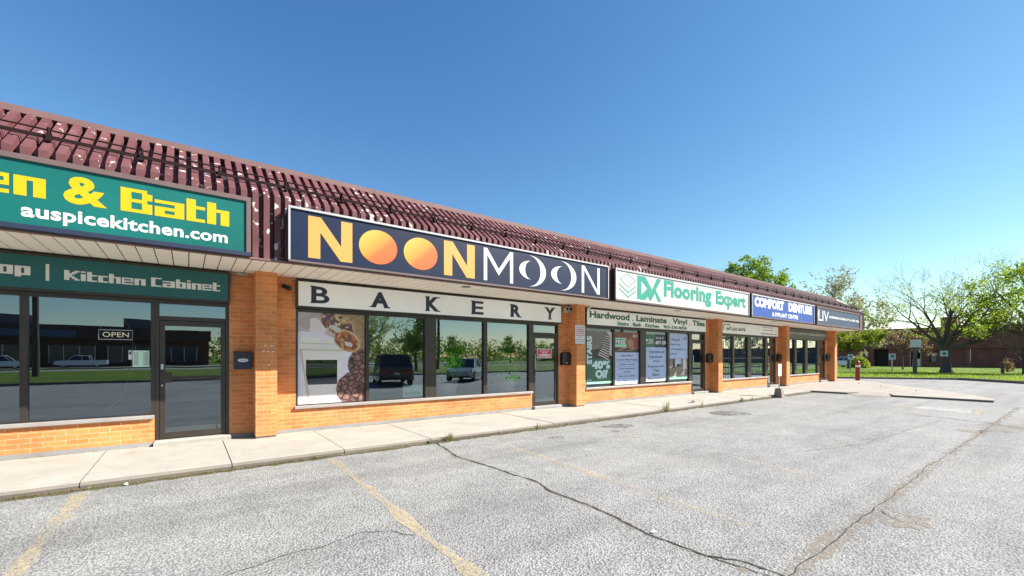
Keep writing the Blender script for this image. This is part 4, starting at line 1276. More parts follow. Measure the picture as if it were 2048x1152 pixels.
PWOOD = mat("plank_print", (0.32, 0.18, 0.09), 0.5, 0, 0.4, 9)
PROOM = mat("stone_room_print", (0.20, 0.17, 0.12), 0.5, 0, 0.5, 6)
POSTERG = "posters in the flooring shop windows"
# stairs poster
a, e = 10.11, 11.375
c = thing("stairs_poster", "green poster with a staircase photo reading STAIRS and 40% Off", "poster", (10.74, YG, 0.7), POSTERG)
flat(c, "green_panel", rect(a, e, 0.78, 1.52), yb, PGREEN)
flat(c, "mint_strip", rect(a, e, 0.71, 0.78), yb, PMINT)
p = flat(c, "photo", rect(a, e, 1.52, 2.42), yb, PGREY)
flat(p, "floor_print", [(a, 1.52), (e, 1.52), (e, 2.0), (11.1, 2.25), (10.75, 1.86), (a, 1.80)], yb - .001, PDARKW)
b = MB()
for i in range(10):
    f = i / 9.0
    zl = 1.66 + f * 0.60; xl = 10.70 + f * 0.36; xr = 11.20 + f * 0.12; dz = 0.16 * (1 - f) + 0.02
    h = 0.035 - 0.015 * f
    b.poly([(xl, zl), (xr, zl - dz), (xr, zl - dz + h), (xl, zl + h)], yb - .002)
b.build("stair_treads", PTREAD, p)
flat(p, "stair_wall_print", [(11.25, 1.66), (e, 1.6), (e, 2.42), (11.1, 2.42), (11.3, 2.25)], yb - .0015, PTREAD)
t = TG(); text(t, "STAIRS", 10.16, 10.40, 1.35, 2.26, yb - .003, 0.05, 1.0, True)
text(t, "40%", 10.40, 11.28, 1.19, 1.46, yb - .003, 0.06); text(t, "Off", 10.56, 11.16, 0.90, 1.16, yb - .003, 0.06)
t.cut(); t.poly([(10.66, 0.865), (11.10, 0.895), (11.10, 0.915), (10.66, 0.88)], yb - .003)
text(t, "DX", 10.18, 10.40, 0.81, 0.86, yb - .003, 0.02)
t.build("lettering", PPALE, c)
# offer poster
a, e = 11.50, 12.83
c = thing("offer_poster", "pale blue poster with a russet room photo reading FREE above lines of text", "poster", (12.16, YG, 0.7), POSTERG)
flat(c, "text_panel", rect(a, e, 0.70, 1.74), yb, PBLUE)
flat(c, "white_strip", rect(a, e, 0.64, 0.70), yb, WHITE)
p = flat(c, "photo", rect(a, e, 1.74, 2.44), yb, PRED)
flat(p, "floor_print", rect(a, e, 1.745, 1.90), yb - .001, PDARKW)
b = MB()
for i, (x_, z_, L_) in enumerate([(11.5, 1.77, .5), (11.7, 1.83, .4), (12.1, 1.79, .5), (12.4, 1.85, .4), (11.9, 1.87, .3)]):
    b.poly([(x_, z_), (min(x_ + L_, e), z_ + .03), (min(x_ + L_, e), z_ + .055), (x_, z_ + .03)], yb - .002 - i * .0002)
b.build("planks_print", PWOOD, p)
b = MB(); b.poly(ell(12.36, 2.06, 0.16, 0.17, 60, 20, .1, 1), yb - .003); b.poly([(12.3, 1.87), (12.55, 1.87), (12.52, 2.05), (12.36, 2.0)], yb - .0036)
b.build("fitter_print", PSKIN, p)
flat(p, "green_box", rect(a, 12.14, 1.92, 2.24), yb - .004, PMINT)
flat(p, "price_band", rect(a, 12.14, 2.02, 2.19), yb - .0047, PGREEN)
t = TG(); text(t, "FREE", 11.56, 12.10, 2.035, 2.17, yb - .006, 0.04); text(t, "DX", 12.5, 12.76, 2.28, 2.37, yb - .006, 0.03)
t.build("lettering", WHITE, c)
t = TG()
for s_, xa, xb, zz in [("Stair & Floor", 11.86, 12.52, 1.60), ("Custom Made Railing", 11.60, 12.74, 1.45), ("Carpet removal", 11.75, 12.6, 1.295), ("5 year workmanship", 11.75, 12.6, 1.14), ("warranty", 11.97, 12.37, 1.03), ("Book your estimate", 11.72, 12.62, 0.885), ("Stair Railing Refinish", 11.64, 12.70, 0.735)]:
    text(t, s_, xa, xb, zz, zz + 0.065, yb - .003, 0.025)
for zz in (1.41, 1.25, 0.985, 0.84): t.cut(); t.quad((11.65, yb - .003, zz), (12.7, yb - .003, zz), (12.7, yb - .003, zz + .006), (11.65, yb - .003, zz + .006))
t.build("small_print", PINK_, c)
# list poster
a, e = 13.17, 14.51
c = thing("list_poster", "pale blue poster listing Hardwood to Renovation under a green and navy header", "poster", (13.84, YG, 0.7), POSTERG)
flat(c, "text_panel", rect(a, e, 0.80, 1.94), yb, PBLUE)
flat(c, "white_strip", rect(a, e, 0.68, 0.80), yb, WHITE)
flat(c, "green_block", rect(a, 13.79, 1.94, 2.40), yb, PGREEN)
flat(c, "navy_block", rect(13.79, e, 1.94, 2.42), yb, NAVYINK)
t = TG(); text(t, "DX", 13.42, 13.70, 2.1, 2.24, yb - .003, 0.03); t.cut(); t.poly([(13.22, 2.2), (13.30, 2.25), (13.38, 2.2), (13.30, 2.12)], yb - .003); t.cut(); t.quad((13.22, yb - .003, 2.06), (13.7, yb - .003, 2.06), (13.7, yb - .003, 2.075), (13.22, yb - .003, 2.075))
text(t, "Get Up To", 13.84, 14.36, 2.24, 2.33, yb - .003, 0.03); text(t, "60% Off", 13.83, 14.49, 2.05, 2.19, yb - .003, 0.045)
t.build("lettering", WHITE, c)
t = TG()
for s_, xa, xb, zz in [("Hardwood", 13.45, 14.37, 1.72), ("Laminate", 13.46, 14.25, 1.54), ("Vinyl", 13.66, 14.05, 1.36), ("Engineered", 13.36, 14.34, 1.17), ("Tiles", 13.68, 14.06, 1.03), ("Stairs", 13.62, 14.08, 0.88), ("Renovation", 13.38, 14.34, 0.735)]:
    text(t, s_, xa, xb, zz, zz + 0.115, yb - .003, 0.012)
t.build("list_print", PINK_, c)
# price poster
a, e = 14.67, 15.98
c = thing("price_poster", "pale blue poster reading We will beat any competitor's price over a stone room photo", "poster", (15.3, YG, 0.7), POSTERG)
flat(c, "text_panel", rect(a, e, 1.52, 2.47), yb, PBLUE)
p = flat(c, "photo", rect(a, e, 0.83, 1.52), yb, PROOM)
flat(c, "mint_strip", rect(a, e, 0.72, 0.83), yb, PMINT)
flat(p, "window_print", rect(15.1, 15.5, 1.2, 1.5), yb - .001, PBLUE)
flat(p, "window_print", rect(15.65, 15.9, 1.1, 1.5), yb - .001, PTREAD)
flat(p, "stove_print", rect(15.2, 15.5, 1.2, 1.30), yb - .002, PDARKW)
flat(p, "column_print", rect(14.95, 15.08, 1.15, 1.52), yb - .002, PDARKW)
flat(p, "path_print", [(15.45, 0.86), (15.75, 0.86), (15.78, 1.15)], yb - .002, PTREAD)
flat(p, "balustrade_print", [(14.67, 1.12), (15.1, 1.25), (15.1, 1.3), (14.67, 1.2)], yb - .002, PTREAD)
t = TG()
for s_, xa, xb, zz in [("We will", 14.82, 15.40, 2.20), ("beat any", 14.79, 15.48, 2.01), ("competitor's", 14.79, 15.87, 1.83), ("price", 14.79, 15.22, 1.645)]:
    text(t, s_, xa, xb, zz, zz + 0.105, yb - .003, 0.012)
text(t, "DX", 15.68, 15.92, 2.27, 2.35, yb - .003, 0.03)
t.build("lettering", PINK_, c)

# bars and white blinds in the dental shop windows
SB = mat("grey_bar_paint", (0.05, 0.055, 0.07), 0.5)
BL = mat("white_blind", (0.72, 0.72, 0.75), 0.7, 0, 0.05)
for (a, e), lab in zip(BAYS[3]['panes'], ["dark vertical security bars in the dental window nearest the brick pier", "dark vertical security bars in the middle dental window", "dark vertical security bars in the dental window beside the door"]):
    c = thing("security_grille", lab, "window bars", ((a + e) / 2, YG - .02, 0.65), "security bars in the dental windows")
    b = MB(); n = int((e - a - 0.1) / 0.19)
    for i in range(n + 1):
        xx = a + 0.06 + (e - a - 0.12) * i / n
        b.box(xx - 0.010, xx + 0.010, YG - 0.010, YG - 0.004, 0.66, 2.3)
    b.build("bars", SB, c)
    b = MB()
    for zz in (0.80, 1.50): b.box(a + 0.01, e - 0.01, YG - 0.014, YG - 0.0105, zz, zz + 0.04)
    b.build("rail", SB, c)
    c = thing("window_blind", lab.replace("dark vertical security bars in", "white vertical blind behind the bars of"), "blind", ((a + e) / 2, YG + .2, 0.65), "blinds in the dental windows")
    b = MB(); xx = a + .01
    while xx < e - 0.09:
        b.add([(xx, YG + .20, .66), (xx + .075, YG + .23, .66), (xx + .075, YG + .23, 2.5), (xx, YG + .20, 2.5)], [(0, 1, 2, 3)]); xx += 0.088
    b.build("slats", BL, c)
    b = MB(); b.box(a, e, YG + .19, YG + .25, 2.5, 2.55); b.build("head_rail", BL, c)

# ------------------------------------------------------------------ street furniture
c = thing("accessible_parking_sign", "small white accessible parking sign on a post set in a concrete block at the kerb", "sign", (18.42, 7.12, 0))
b = MB()
b.add([(-.15, -.15, 0), (.15, -.15, 0), (.15, .15, 0), (-.15, .15, 0), (-.105, -.105, .36), (.105, -.105, .36), (.105, .105, .36), (-.105, .105, .36)],
      [(0, 3, 2, 1), (4, 5, 6, 7), (0, 1, 5, 4), (1, 2, 6, 5), (2, 3, 7, 6), (3, 0, 4, 7)])
b.build("concrete_block", mat("dirty_block_concrete", (0.22, 0.19, 0.165), 0.9, 0, 0.25, 8), c, local=True)
b = MB(); b.tube([(0, 0, .36), (-0.02, 0, 1.32)], 0.022, 8); b.build("post", STEEL, c, local=True)
b = MB(); b.box(-.16, .13, -.034, -.028, .84, 1.31); po = b.build("plate", WHITE, c, local=True)
t = MB()
t.poly(ell(-.015, 1.22, .04, .04, 0, 14), -.036); t.poly(rect(-.06, .035, 1.12, 1.17), -.036)
t.build("symbol_print", mat("green_symbol", (0.04, 0.25, 0.2), .5), po, local=True)
t = MB(); t.poly(ell(-.02, 1.04, .02, .02, 0, 12), -.036); t.poly([(-.03, 1.01), (-.01, 1.01), (.0, .95), (.04, .93), (.04, .91), (-.03, .93)], -.036)
t.poly(arc(-.02, .935, .05, .05, 120, 380, 14) + arc(-.02, .935, .035, .035, 380, 120, 14), -.0365)
t.build("wheelchair_print", mat("blue_symbol", (0.03, 0.10, 0.35), .5), po, local=True)

c = thing("bollard", "red steel bollard with a white band at the end of the concrete apron", "bollard", (34.1, 8.62, 0.07))
b = MB(); b.lathe(0, 0, [(.125, 0), (.125, 1.12), (.11, 1.19), (.07, 1.24), (.01, 1.255)], 18); b.build("post", RED, c, smooth=False, local=True)
b = MB(); b.lathe(0, 0, [(.128, .86), (.128, .98)], 18, False); b.build("reflective_band", WHITE, c, local=True)

def weed(x, y, z, h, n, seed, label, straggly=False):
    rr = random.Random(seed); b = MB()
    for i in range(n):
        a = rr.uniform(0, 6.28); L = h * rr.uniform(.45, 1); le = rr.uniform(.2, .8) * L; wd = rr.uniform(.003, .008)
        px, py = x + rr.uniform(-.5, .5) * h * .6, y + rr.uniform(-.03, .03)
        q0 = Vector((px, py, z)); q1 = q0 + Vector((math.cos(a) * le * .35, math.sin(a) * le * .35, L * .6)); q2 = q0 + Vector((math.cos(a) * le, math.sin(a) * le, L))
        s_ = Vector((-math.sin(a), math.cos(a), 0)) * wd
        b.add([q0 - s_, q0 + s_, q1 + s_ * 1.2, q1 - s_ * 1.2, q2], [(0, 1, 2, 3), (3, 2, 4)])
    o = b.build("weed", LEAF_WEED)
    tag(o, label, "weed", "weeds along the kerb")
weed(3.95, 7.22, 0.0, 0.20, 22, 1, "leafy weed where the long crack meets the kerb")
weed(3.55, 7.20, 0.0, 0.09, 16, 2, "low weed just left of the long crack at the kerb")
weed(6.15, 7.22, 0.0, 0.16, 10, 3, "thin weed at the kerb below the bakery door")
weed(7.0, 7.21, 0.0, 0.09, 12, 4, "small flat weed at the kerb between the bakery door and second pier")
weed(11.0, 7.22, 0.0, 0.34, 26, 5, "tallest straggly weed at the kerb below the 40% Off poster")
weed(13.0, 7.22, 0.0, 0.28, 7, 6, "single upright weed at the kerb beside the black debris")
weed(15.6, 7.22, 0.0, 0.24, 18, 7, "weed clump at the kerb left of the accessible parking sign")
weed(16.4, 7.22, 0.0, 0.16, 16, 8, "low weed clump at the kerb nearest the accessible parking sign")
weed(1.6, 7.2, 0.0, 0.06, 26, 9, "mossy weed patch in the kerb gutter by the first yellow stripes")
for i, (x_, y_) in enumerate([(28.3, 6.2), (25.6, 4.4), (30.2, 7.6)]):
    weed(x_, y_, 0.07, 0.10, 7, 20 + i, ["weed in the middle of the concrete apron", "weed on the apron nearest the camera", "weed on the apron nearest the red bollard"][i])
rr = random.Random(70); b = MB()
LEAF_LITTER = leaf_mat("dry_litter", (0.035, 0.022, 0.010), (0.24, 0.19, 0.08), 0.1)
for i in range(7500):
    x_ = -3.2 + 25 * rr.random() ** 1.5
    dens = 0.5 + 0.5 * math.sin(x_ * 2.1) * math.sin(x_ * 0.77 + 1)
    if rr.random() > 0.35 + 0.65 * dens: continue
    y_ = 7.232 - abs(rr.gauss(0, .030)); z_ = .006 + rr.random() * .018
    L_ = rr.uniform(.006, .016); n_ = Vector((rr.gauss(0, 1), rr.gauss(0, 1), rr.gauss(0, .5))).normalized() * L_
    m_ = Vector((-n_.y, n_.x, rr.uniform(-.3, .3) * L_)) * .55; q_ = Vector((x_, y_, z_))
    b.add([q_ - n_, q_ + m_, q_ + n_, q_ - m_], [(0, 1, 2, 3)])
tag(b.build("leaf_litter", LEAF_LITTER), "dry leaf litter and grit lying along the kerb gutter", "leaf litter", kind="stuff")
rr = random.Random(8)
b = MB()
pts = [(0.16 * math.cos(a_ * .7) * rr.uniform(.6, 1.3), 0.10 * math.sin(a_ * .7) * rr.uniform(.6, 1.3)) for a_ in range(9)]
b.add([(13.32 + p[0], 7.76 + p[1], 0.093 + rr.uniform(0, .05)) for p in pts] + [(13.32, 7.76, 0.15)], [(i, (i + 1) % 9, 9) for i in range(9)])
tag(b.build("rag", BLACK), "flattened black rag lying on the sidewalk", "rag")
b = MB()
for i in range(7):
    cx, cy = 3.34 + rr.uniform(-.05, .07), 2.35 + rr.uniform(-.03, .03)
    q = [Vector((cx + rr.uniform(-.04, .04), cy + rr.uniform(-.03, .03), 0.012 + rr.uniform(0, .025))) for _ in range(3)]
    b.add(q, [(0, 1, 2)])
tag(b.build("paper_scrap", WHITE), "crumpled white paper scrap on the long asphalt crack", "litter")
b = MB(); b.add([(-.62, 7.15, .006), (-.592, 7.16, .025), (-.595, 7.13, .006), (-.63, 7.125, .02), (-.61, 7.14, .035)], [(0, 1, 4), (1, 2, 4), (2, 3, 4), (3, 0, 4)])
tag(b.build("paper_scrap", WHITE), "tiny white paper scrap in the gutter at lower left", "litter")

# ------------------------------------------------------------------ vegetation
def leaf_cloud(b, pts, size, rr, flat_=0.3):
    for p in pts:
        s_ = size * rr.uniform(.6, 1.35)
        n = Vector((rr.gauss(0, 1), rr.gauss(0, 1), rr.gauss(0, 1) + flat_)).normalized()
        u = n.cross(Vector((rr.gauss(0, 1), rr.gauss(0, 1), rr.gauss(0, 1)))).normalized(); v = n.cross(u)
        p = Vector(p)
        b.add([p - u * s_, p + v * s_ * .55, p + u * s_, p - v * s_ * .55], [(0, 1, 2, 3)])

def lobed_tree(name, label, cat, loc, lobes, trunk_h, trunk_r, leafm, size, per, seed, group=None, bark=BARK, shell=0.55):
    """lobes: (dx, dy, z, rx, rz); trunk and limbs reach into every lobe"""
    rr = random.Random(seed)
    root = thing(name, label, cat, loc, group)
    tb = MB()
    tb.tube([(0, 0, -.05), (0.03, 0.02, trunk_h * .5), (0, 0, trunk_h)], [trunk_r * 1.25, trunk_r, trunk_r * .85], 9)
    for (dx, dy, z, rx, rz) in lobes:
        m_ = Vector((dx * .45 + rr.uniform(-.2, .2), dy * .45 + rr.uniform(-.2, .2), trunk_h + (z - trunk_h) * .45))
        tb.tube([(0, 0, trunk_h * .85), m_, (dx, dy, z), (dx * 1.03, dy * 1.03, z + rz * .6)], [trunk_r * .5, trunk_r * .3, trunk_r * .16, .01], 6)
        for k in range(5):
            d = Vector((rr.gauss(0, 1), rr.gauss(0, 1), rr.gauss(.3, .7))).normalized()
            tb.tube([(dx, dy, z - rz * .3), Vector((dx, dy, z)) + Vector((d.x * rx * .5, d.y * rx * .5, d.z * rz * .5)), Vector((dx, dy, z)) + Vector((d.x * rx, d.y * rx, d.z * rz)) * .98], [trunk_r * .14, trunk_r * .08, .008], 4)
    if trunk_h > 0.3: tb.build("trunk", bark, root, local=True)
    b = MB()
    for (dx, dy, z, rx, rz) in lobes:
        clumps = []
        for k in range(max(6, per // 40)):
            d = Vector((rr.gauss(0, 1), rr.gauss(0, 1), rr.gauss(0, 1))).normalized()
            rad = rr.uniform(shell, 1.05)
            clumps.append((Vector((dx + d.x * rx * rad, dy + d.y * rx * rad, z + d.z * rz * rad)), rr.uniform(.14, .32) * min(rx, rz)))
        pts = []
        for k in range(per):
            cpos, cr_ = rr.choice(clumps)
            pts.append(cpos + Vector((rr.gauss(0, cr_), rr.gauss(0, cr_), rr.gauss(0, cr_ * .8))))
        leaf_cloud(b, pts, size, rr)
    b.build("crown", leafm, root, local=True)
    return root

def branching_tree(name, label, cat, loc, height, trunk_h, trunk_r, spread, leafm, leaf, seed, nl, group=None, levels=4, bare=0.4, low=0.0, bark=BARK, limbs=7, drop=0.0):
    rr = random.Random(seed)
    root = thing(name, label, cat, loc, group)
    tb, lb = MB(), MB()
    tb.tube([(0, 0, -.05), (0, 0, .35), (.04, .03, trunk_h * .6), (0.0, 0.05, trunk_h)], [trunk_r * 1.5, trunk_r * 1.1, trunk_r, trunk_r * .95], 10)
    twigs = []
    def grow(p, d, L, r, lev):
        n = 4
        pts = [p]; rads = [r]
        dd = d.copy()
        for i in range(n):
            dd = (dd + Vector((rr.gauss(0, .16), rr.gauss(0, .16), rr.gauss(0.03, .12)))).normalized()
            pts.append(pts[-1] + dd * (L / n)); rads.append(max(.006, r * (1 - .62 * (i + 1) / n)))
        tb.tube(pts, rads, 6 if lev < 2 else 4 if lev < 3 else 3, False)
        if lev >= levels:
            twigs.append((pts, lev)); return
        if lev >= 2: twigs.append((pts, lev))
        kids = rr.choice([3, 4]) if lev < 2 else rr.choice([2, 3, 4])
        for k in range(kids):
            i = rr.choice([2, 3, 4]) if k else 4
            q = pts[i]
            ax = Vector((rr.gauss(0, 1), rr.gauss(0, 1), rr.gauss(0, .7)))
            nd = (dd * 1.0 + ax.normalized() * rr.uniform(.45, .95)); nd.z += .12 - drop * (lev > 1)
            grow(q, nd.normalized(), L * rr.uniform(.55, .82), rads[i] * rr.uniform(.6, .8), lev + 1)
    for k in range(limbs):
        a = 2 * math.pi * k / limbs + rr.uniform(-.35, .35)
        tilt = rr.uniform(.35, 1.05) if k % 3 else rr.uniform(.05, .35)
        if low and k % 3 == 1: tilt = rr.uniform(1.1, 1.35); a = -0.64 + rr.uniform(-.7, .7)
        d = Vector((math.cos(a) * math.sin(tilt) * spread, math.sin(a) * math.sin(tilt) * spread, math.cos(tilt)))
        L = (height - trunk_h) * rr.uniform(.40, .52)
        grow(Vector((0, 0.03, trunk_h * rr.uniform(.82, 1.0))), d.normalized(), L, trunk_r * rr.uniform(.45, .6), 0)
    tb.build("trunk", bark, root, local=True)
    for i in range(nl):
        pts, lev = rr.choice(twigs)
        f = rr.random()
        hfrac = (pts[0].z - trunk_h) / (height - trunk_h)
        if rr.random() < bare * max(0, hfrac) * 1.8: continue
        k = min(len(pts) - 2, int(f * (len(pts) - 1))); u = f * (len(pts) - 1) - k
        p = pts[k].lerp(pts[k + 1], u) + Vector((rr.gauss(0, .10), rr.gauss(0, .10), rr.gauss(-.02, .09)))
        leaf_cloud(lb, [p], leaf, rr)
    lb.build("crown", leafm, root, local=True)
    return root

branching_tree("locust_tree", "big spreading tree with bare twig tips and young yellow-green leaves beside a dark trunk", "tree", (55.35, 7.5, 0.1), 10.2, 2.4, 0.36, 1.25, LEAF_LOCUST, 0.075, 12, 17000, None, 4, .68, 1.0, limbs=9)
lobed_tree("shade_tree", "dense dark green tree at the right edge over bare grey twigs", "tree", (59.0, 2.0, 0.1),
           [(0, 0, 8.2, 2.6, 2.2), (-1.5, 2.6, 7.2, 2.0, 1.6), (-2.0, 3.4, 5.4, 1.9, 1.3), (1, -2, 7.0, 2.6, 2.4), (0.5, 1.5, 9.4, 1.6, 1.2), (-.5, 1.0, 5.6, 2.4, 1.6), (2, -4, 6, 2.6, 2.6), (-1.0, 3.9, 4.2, 1.6, .8)],
           3.4, 0.45, LEAF_LOCUST, 0.115, 1050, 31)
branching_tree("bare_shrub_tree", "tangle of bare grey twigs under the dense green tree at the right edge", "tree", (55.2, 2.9, 0.1), 5.2, 1.0, 0.10, 1.4, LEAF_RUST, 0.07, 77, 300, None, 4, .2, 1.0, limbs=10, drop=.12)
lobed_tree("linden_tree", "round bright green tree showing above the maroon roof", "tree", (50.2, 22.5, 0.1),
           [(0, 0, 11.2, 1.1, 1.8), (-1.7, 1.2, 10.3, 1.0, 1.7), (1.4, -.8, 10.8, 1.0, 1.7), (-2.6, 2.2, 9.2, 1.0, 1.3), (2.5, -1.9, 9.6, 1.1, 1.4), (3.0, -2.6, 8.2, 1.0, 1.2), (0, 0, 8.2, 2.4, 2.0), (-.8, .6, 9.4, 1.4, 1.7), (.8, -.4, 9.4, 1.4, 1.7), (-2.0, 1.5, 7.4, 1.8, 1.5), (2, -1.5, 7.2, 1.8, 1.5)],
           4.0, 0.32, LEAF_GREEN, 0.15, 950, 5)
branching_tree("blossom_tree", "tall pale tree with sparse cream blossom behind the roof end", "tree", (72.0, 20.8, 0.1), 11.8, 2.6, 0.30, 1.3, LEAF_PALE, 0.15, 21, 9500, None, 4, .1, .6, limbs=9)
lobed_tree("maple_tree", "low bright yellow-green tree hanging over the lawn beside the last pier", "tree", (64.6, 17.2, 0.1),
           [(0, 0, 4.0, 1.7, .9), (1.2, -1.6, 3.9, 1.4, .8), (1.7, -2.3, 4.2, 0.9, .55), (-.5, 1.2, 3.6, 1.6, 1.0), (.4, -.7, 3.1, 1.5, .65), (-.2, .8, 2.8, 1.2, .5)],
           2.2, 0.16, LEAF_BRIGHT, 0.13, 800, 9)
branching_tree("ornamental_tree", "small open tree with rusty young leaves in front of the red brick wall", "tree", (66, 12.5, 0.1), 4.6, 1.7, 0.07, 1.3, LEAF_RUST, 0.10, 15, 700, None, 3, .1, .8, limbs=6)
def bush(label, loc, r, h, leafm, size, n, seed, name="shrub"):
    rr = random.Random(seed); root = thing(name, label, "shrub", loc)
    s_ = MB()
    for k in range(7):
        a = rr.uniform(0, 6.28); s_.tube([(0, 0, -.03), (math.cos(a) * r * .6, math.sin(a) * r * .6, h * .7)], [.03, .01], 4)
    s_.build("stems", BARK, root, local=True)
    b = MB(); pts = []
    for i in range(n):
        d = Vector((rr.gauss(0, 1), rr.gauss(0, 1), abs(rr.gauss(0, 1)))).normalized() * rr.uniform(.55, 1.05)
        pts.append((d.x * r, d.y * r, d.z * h + .05))
    leaf_cloud(b, pts, size, rr); b.build("foliage", leafm, root, local=True)
    return root
bush("rounded bright shrub behind the red bollard", (69.5, 17.4, 0.1), 1.1, 1.5, LEAF_BRIGHT, 0.11, 1500, 3)
bush("low flowering shrub half hidden by the last brick pier", (66.5, 19.6, 0.1), 0.8, 0.6, LEAF_LOCUST, 0.09, 500, 4)
bush("brown drooping shrub at the far right of the lawn", (62.5, 4.3, 0.1), 0.5, 1.3, LEAF_RUST, 0.08, 350, 6)

# grass tufts on the near part of the lawn
rr = random.Random(50); b = MB()
for i in range(9000):
    x_, y_ = 38 + rr.random() ** 1.6 * 22, rr.uniform(-1, 13)
    # keep inside the kerb line
    lim = 41.9 - (5.3 - y_) * .9 if y_ < 5.3 else 41.9 - (y_ - 5.3) * .75
    if x_ < lim + .3: continue
    a = rr.uniform(0, 6.28); h = rr.uniform(.05, .13); d_ = rr.uniform(.02, .06)
    b.add([(x_ - math.sin(a) * .02, y_ + math.cos(a) * .02, .098), (x_ + math.sin(a) * .02, y_ - math.cos(a) * .02, .098), (x_ + math.cos(a) * d_, y_ + math.sin(a) * d_, .1 + h)], [(0, 1, 2)])
tag(b.build("grass_blades", LEAF_LOCUST), "longer grass blades along the lawn edge", "grass", kind="stuff")

# plants inside the bakery
def potted(label, x, y, conifer, seed):
    rr = random.Random(seed); root = thing("potted_plant", label, "plant", (x, y, 0.172), "potted plants inside the bakery")
    b = MB(); b.lathe(0, 0, [(.18, 0), (.31, .80), (.33, .82), (.30, .82), (.29, .77)], 16); b.build("pot", mat("pale_planter", (0.55, 0.5, 0.44), 0.6), root, local=True)
    b = MB(); b.tube([(0, 0, .7), (.02, 0, 1.2), (0, 0, 1.85)], [.025, .02, .008], 6); b.build("stem", BARK, root, local=True)
    b = MB(); pts = []
    for i in range(3600):
        if conifer:
            z_ = rr.uniform(.85, 1.9); R_ = (1.98 - z_) * .42
            a = rr.uniform(0, 6.28); r_ = R_ * math.sqrt(rr.random()); pts.append((r_ * math.cos(a), r_ * math.sin(a), z_ - r_ * .1))
        else:
            d = Vector((rr.gauss(0, 1), rr.gauss(0, 1), rr.gauss(0, 1))).normalized() * rr.uniform(.3, 1.0); pts.append((d.x * .45, d.y * .45, 1.2 + d.z * .5 + .12))
    leaf_cloud(b, pts, .08 if conifer else .09, rr); b.build("foliage", LEAF_POT, root, local=True)
potted("bushy green pot plant behind the third bakery window", 5.35, 9.93, False, 1)
potted("small cone-shaped pot plant behind the fourth bakery window", 7.25, 9.93, True, 2)

# ------------------------------------------------------------------ far red building
fb_ = thing("brick_office", "low dark red brick building across the lawn with recessed doorways", "building", (88, 14, 0.1))
b = MB()
b.box(88.0, 100, 1, 60, 2.75, 5.75)
for a, e in [(1, 14.6), (15.9, 18.45), (20.2, 60)]:
    b.box(88.25, 100, a, e, 0.05, 2.75)
b.box(89.6, 100, 14.6, 15.9, 0.05, 2.75); b.box(89.6, 100, 18.45, 20.2, 0.05, 2.75)
b.box(88.8, 92, 10.9, 12.6, 5.75, 7.4)
b.build("wall", FARBRICK, fb_)
b = MB(); b.box(87.93, 100.1, 0.9, 60.1, 5.75, 5.9); b.build("parapet_cap", GUARD, fb_)
DW = mat("pale_door_frame", (0.35, 0.30, 0.28), .5)
b = MB(); b.box(88.2, 88.3, 14.6, 14.72, .1, 2.6); b.box(88.2, 88.3, 15.78, 15.9, .1, 2.6); b.box(88.2, 88.3, 14.6, 15.9, 2.45, 2.7)
do = b.build("doorway_frame", DW, fb_)
b = MB(); b.quad((89.5, 14.6, .1), (89.5, 15.9, .1), (89.5, 15.9, 2.5), (89.5, 14.6, 2.5)); b.build("door_glass", DARK, do)
b = MB(); b.box(88.7, 89.2, 14.7, 15.7, .1, 1.25); b.build("white_panel", BOARDWHITE, fb_)
b = MB(); b.quad((88.9, 18.45, .1), (88.9, 20.2, .1), (88.9, 20.2, 2.6), (88.9, 18.45, 2.6)); b.build("window", DARK, fb_)
b = MB(); b.box(88.18, 88.24, 12.9, 13.75, .75, 2.35); wf = b.build("window", DARK, fb_)
b = MB(); b.box(88.15, 88.178, 12.95, 13.5, .8, 2.2); b.build("blind_pane", mat("khaki_blind", (0.2, 0.2, 0.16), .6), wf)
b = MB(); b.box(88.18, 88.24, 11.75, 11.95, 1.5, 2.7); b.build("slot_window", DARK, fb_)
b = MB(); b.box(88.18, 88.24, 3.3, 3.6, .1, 2.7); b.build("wall_joint", DARK, fb_)
b = MB(); b.box(87.96, 87.998, 1, 60, 2.75, 2.9); b.build("band_course", FARBRICK, fb_)

# signs and posts on the lawn
POSTW = mat("weathered_post", (0.12, 0.085, 0.07), 0.85, 0, 0.3, 8)
def lawn_sign(label, x, y, zb, plate, post_r, top, mark, name="post_sign"):
    root = thing(name, label, "sign", (x, y, 0.1), "signs on posts along the lawn", rz=R(-58))
    b = MB(); b.box(-post_r, post_r, -post_r, post_r, -.08, top); b.build("post", POSTW if post_r > .05 else STEEL, root, local=True)
    wv, z0_, z1_ = plate
    b = MB(); b.box(-wv / 2, wv / 2, -post_r - .03, -post_r - .004, z0_, z1_); po = b.build("plate", WHITE, root, local=True)
    yy = -post_r - .034; t = MB(); h = z1_ - z0_
    if mark == 'text':
        for i in range(6): t.poly(rect(-wv * .38, wv * .38, z0_ + h * (.16 + .12 * i), z0_ + h * (.20 + .12 * i)), yy)
        t.build("print_lines", mat("faded_print", (.45, .46, .52), .6), po, local=True)
    else:
        t.poly(ell(0, z0_ + h * .62, wv * .26, h * .16, 0, 16), yy); t.poly(rect(-wv * .2, wv * .2, z0_ + h * .40, z0_ + h * .5), yy)
        t.build("mark_print", GREENINK if mark == 'green' else GREYINK, po, local=True)
    return root
lawn_sign("white plate on a thin post in front of the recessed doorway", 53.0, 10.8, 0, (0.52, 1.20, 1.77), 0.035, 1.8, 'black')
lawn_sign("large white notice on the thick post standing left of the big tree", 50.4, 8.75, 0, (0.74, 2.3, 2.95), 0.11, 2.9, 'text')
lawn_sign("white plate on a thin post beside the low bright tree", 53.0, 14.0, 0, (0.46, 1.2, 1.72), 0.035, 1.75, 'black')
c = thing("tree_sign", "square white sign with a green mark against the big tree trunk", "sign", (54.75, 7.55, 1.6), rz=R(-58))
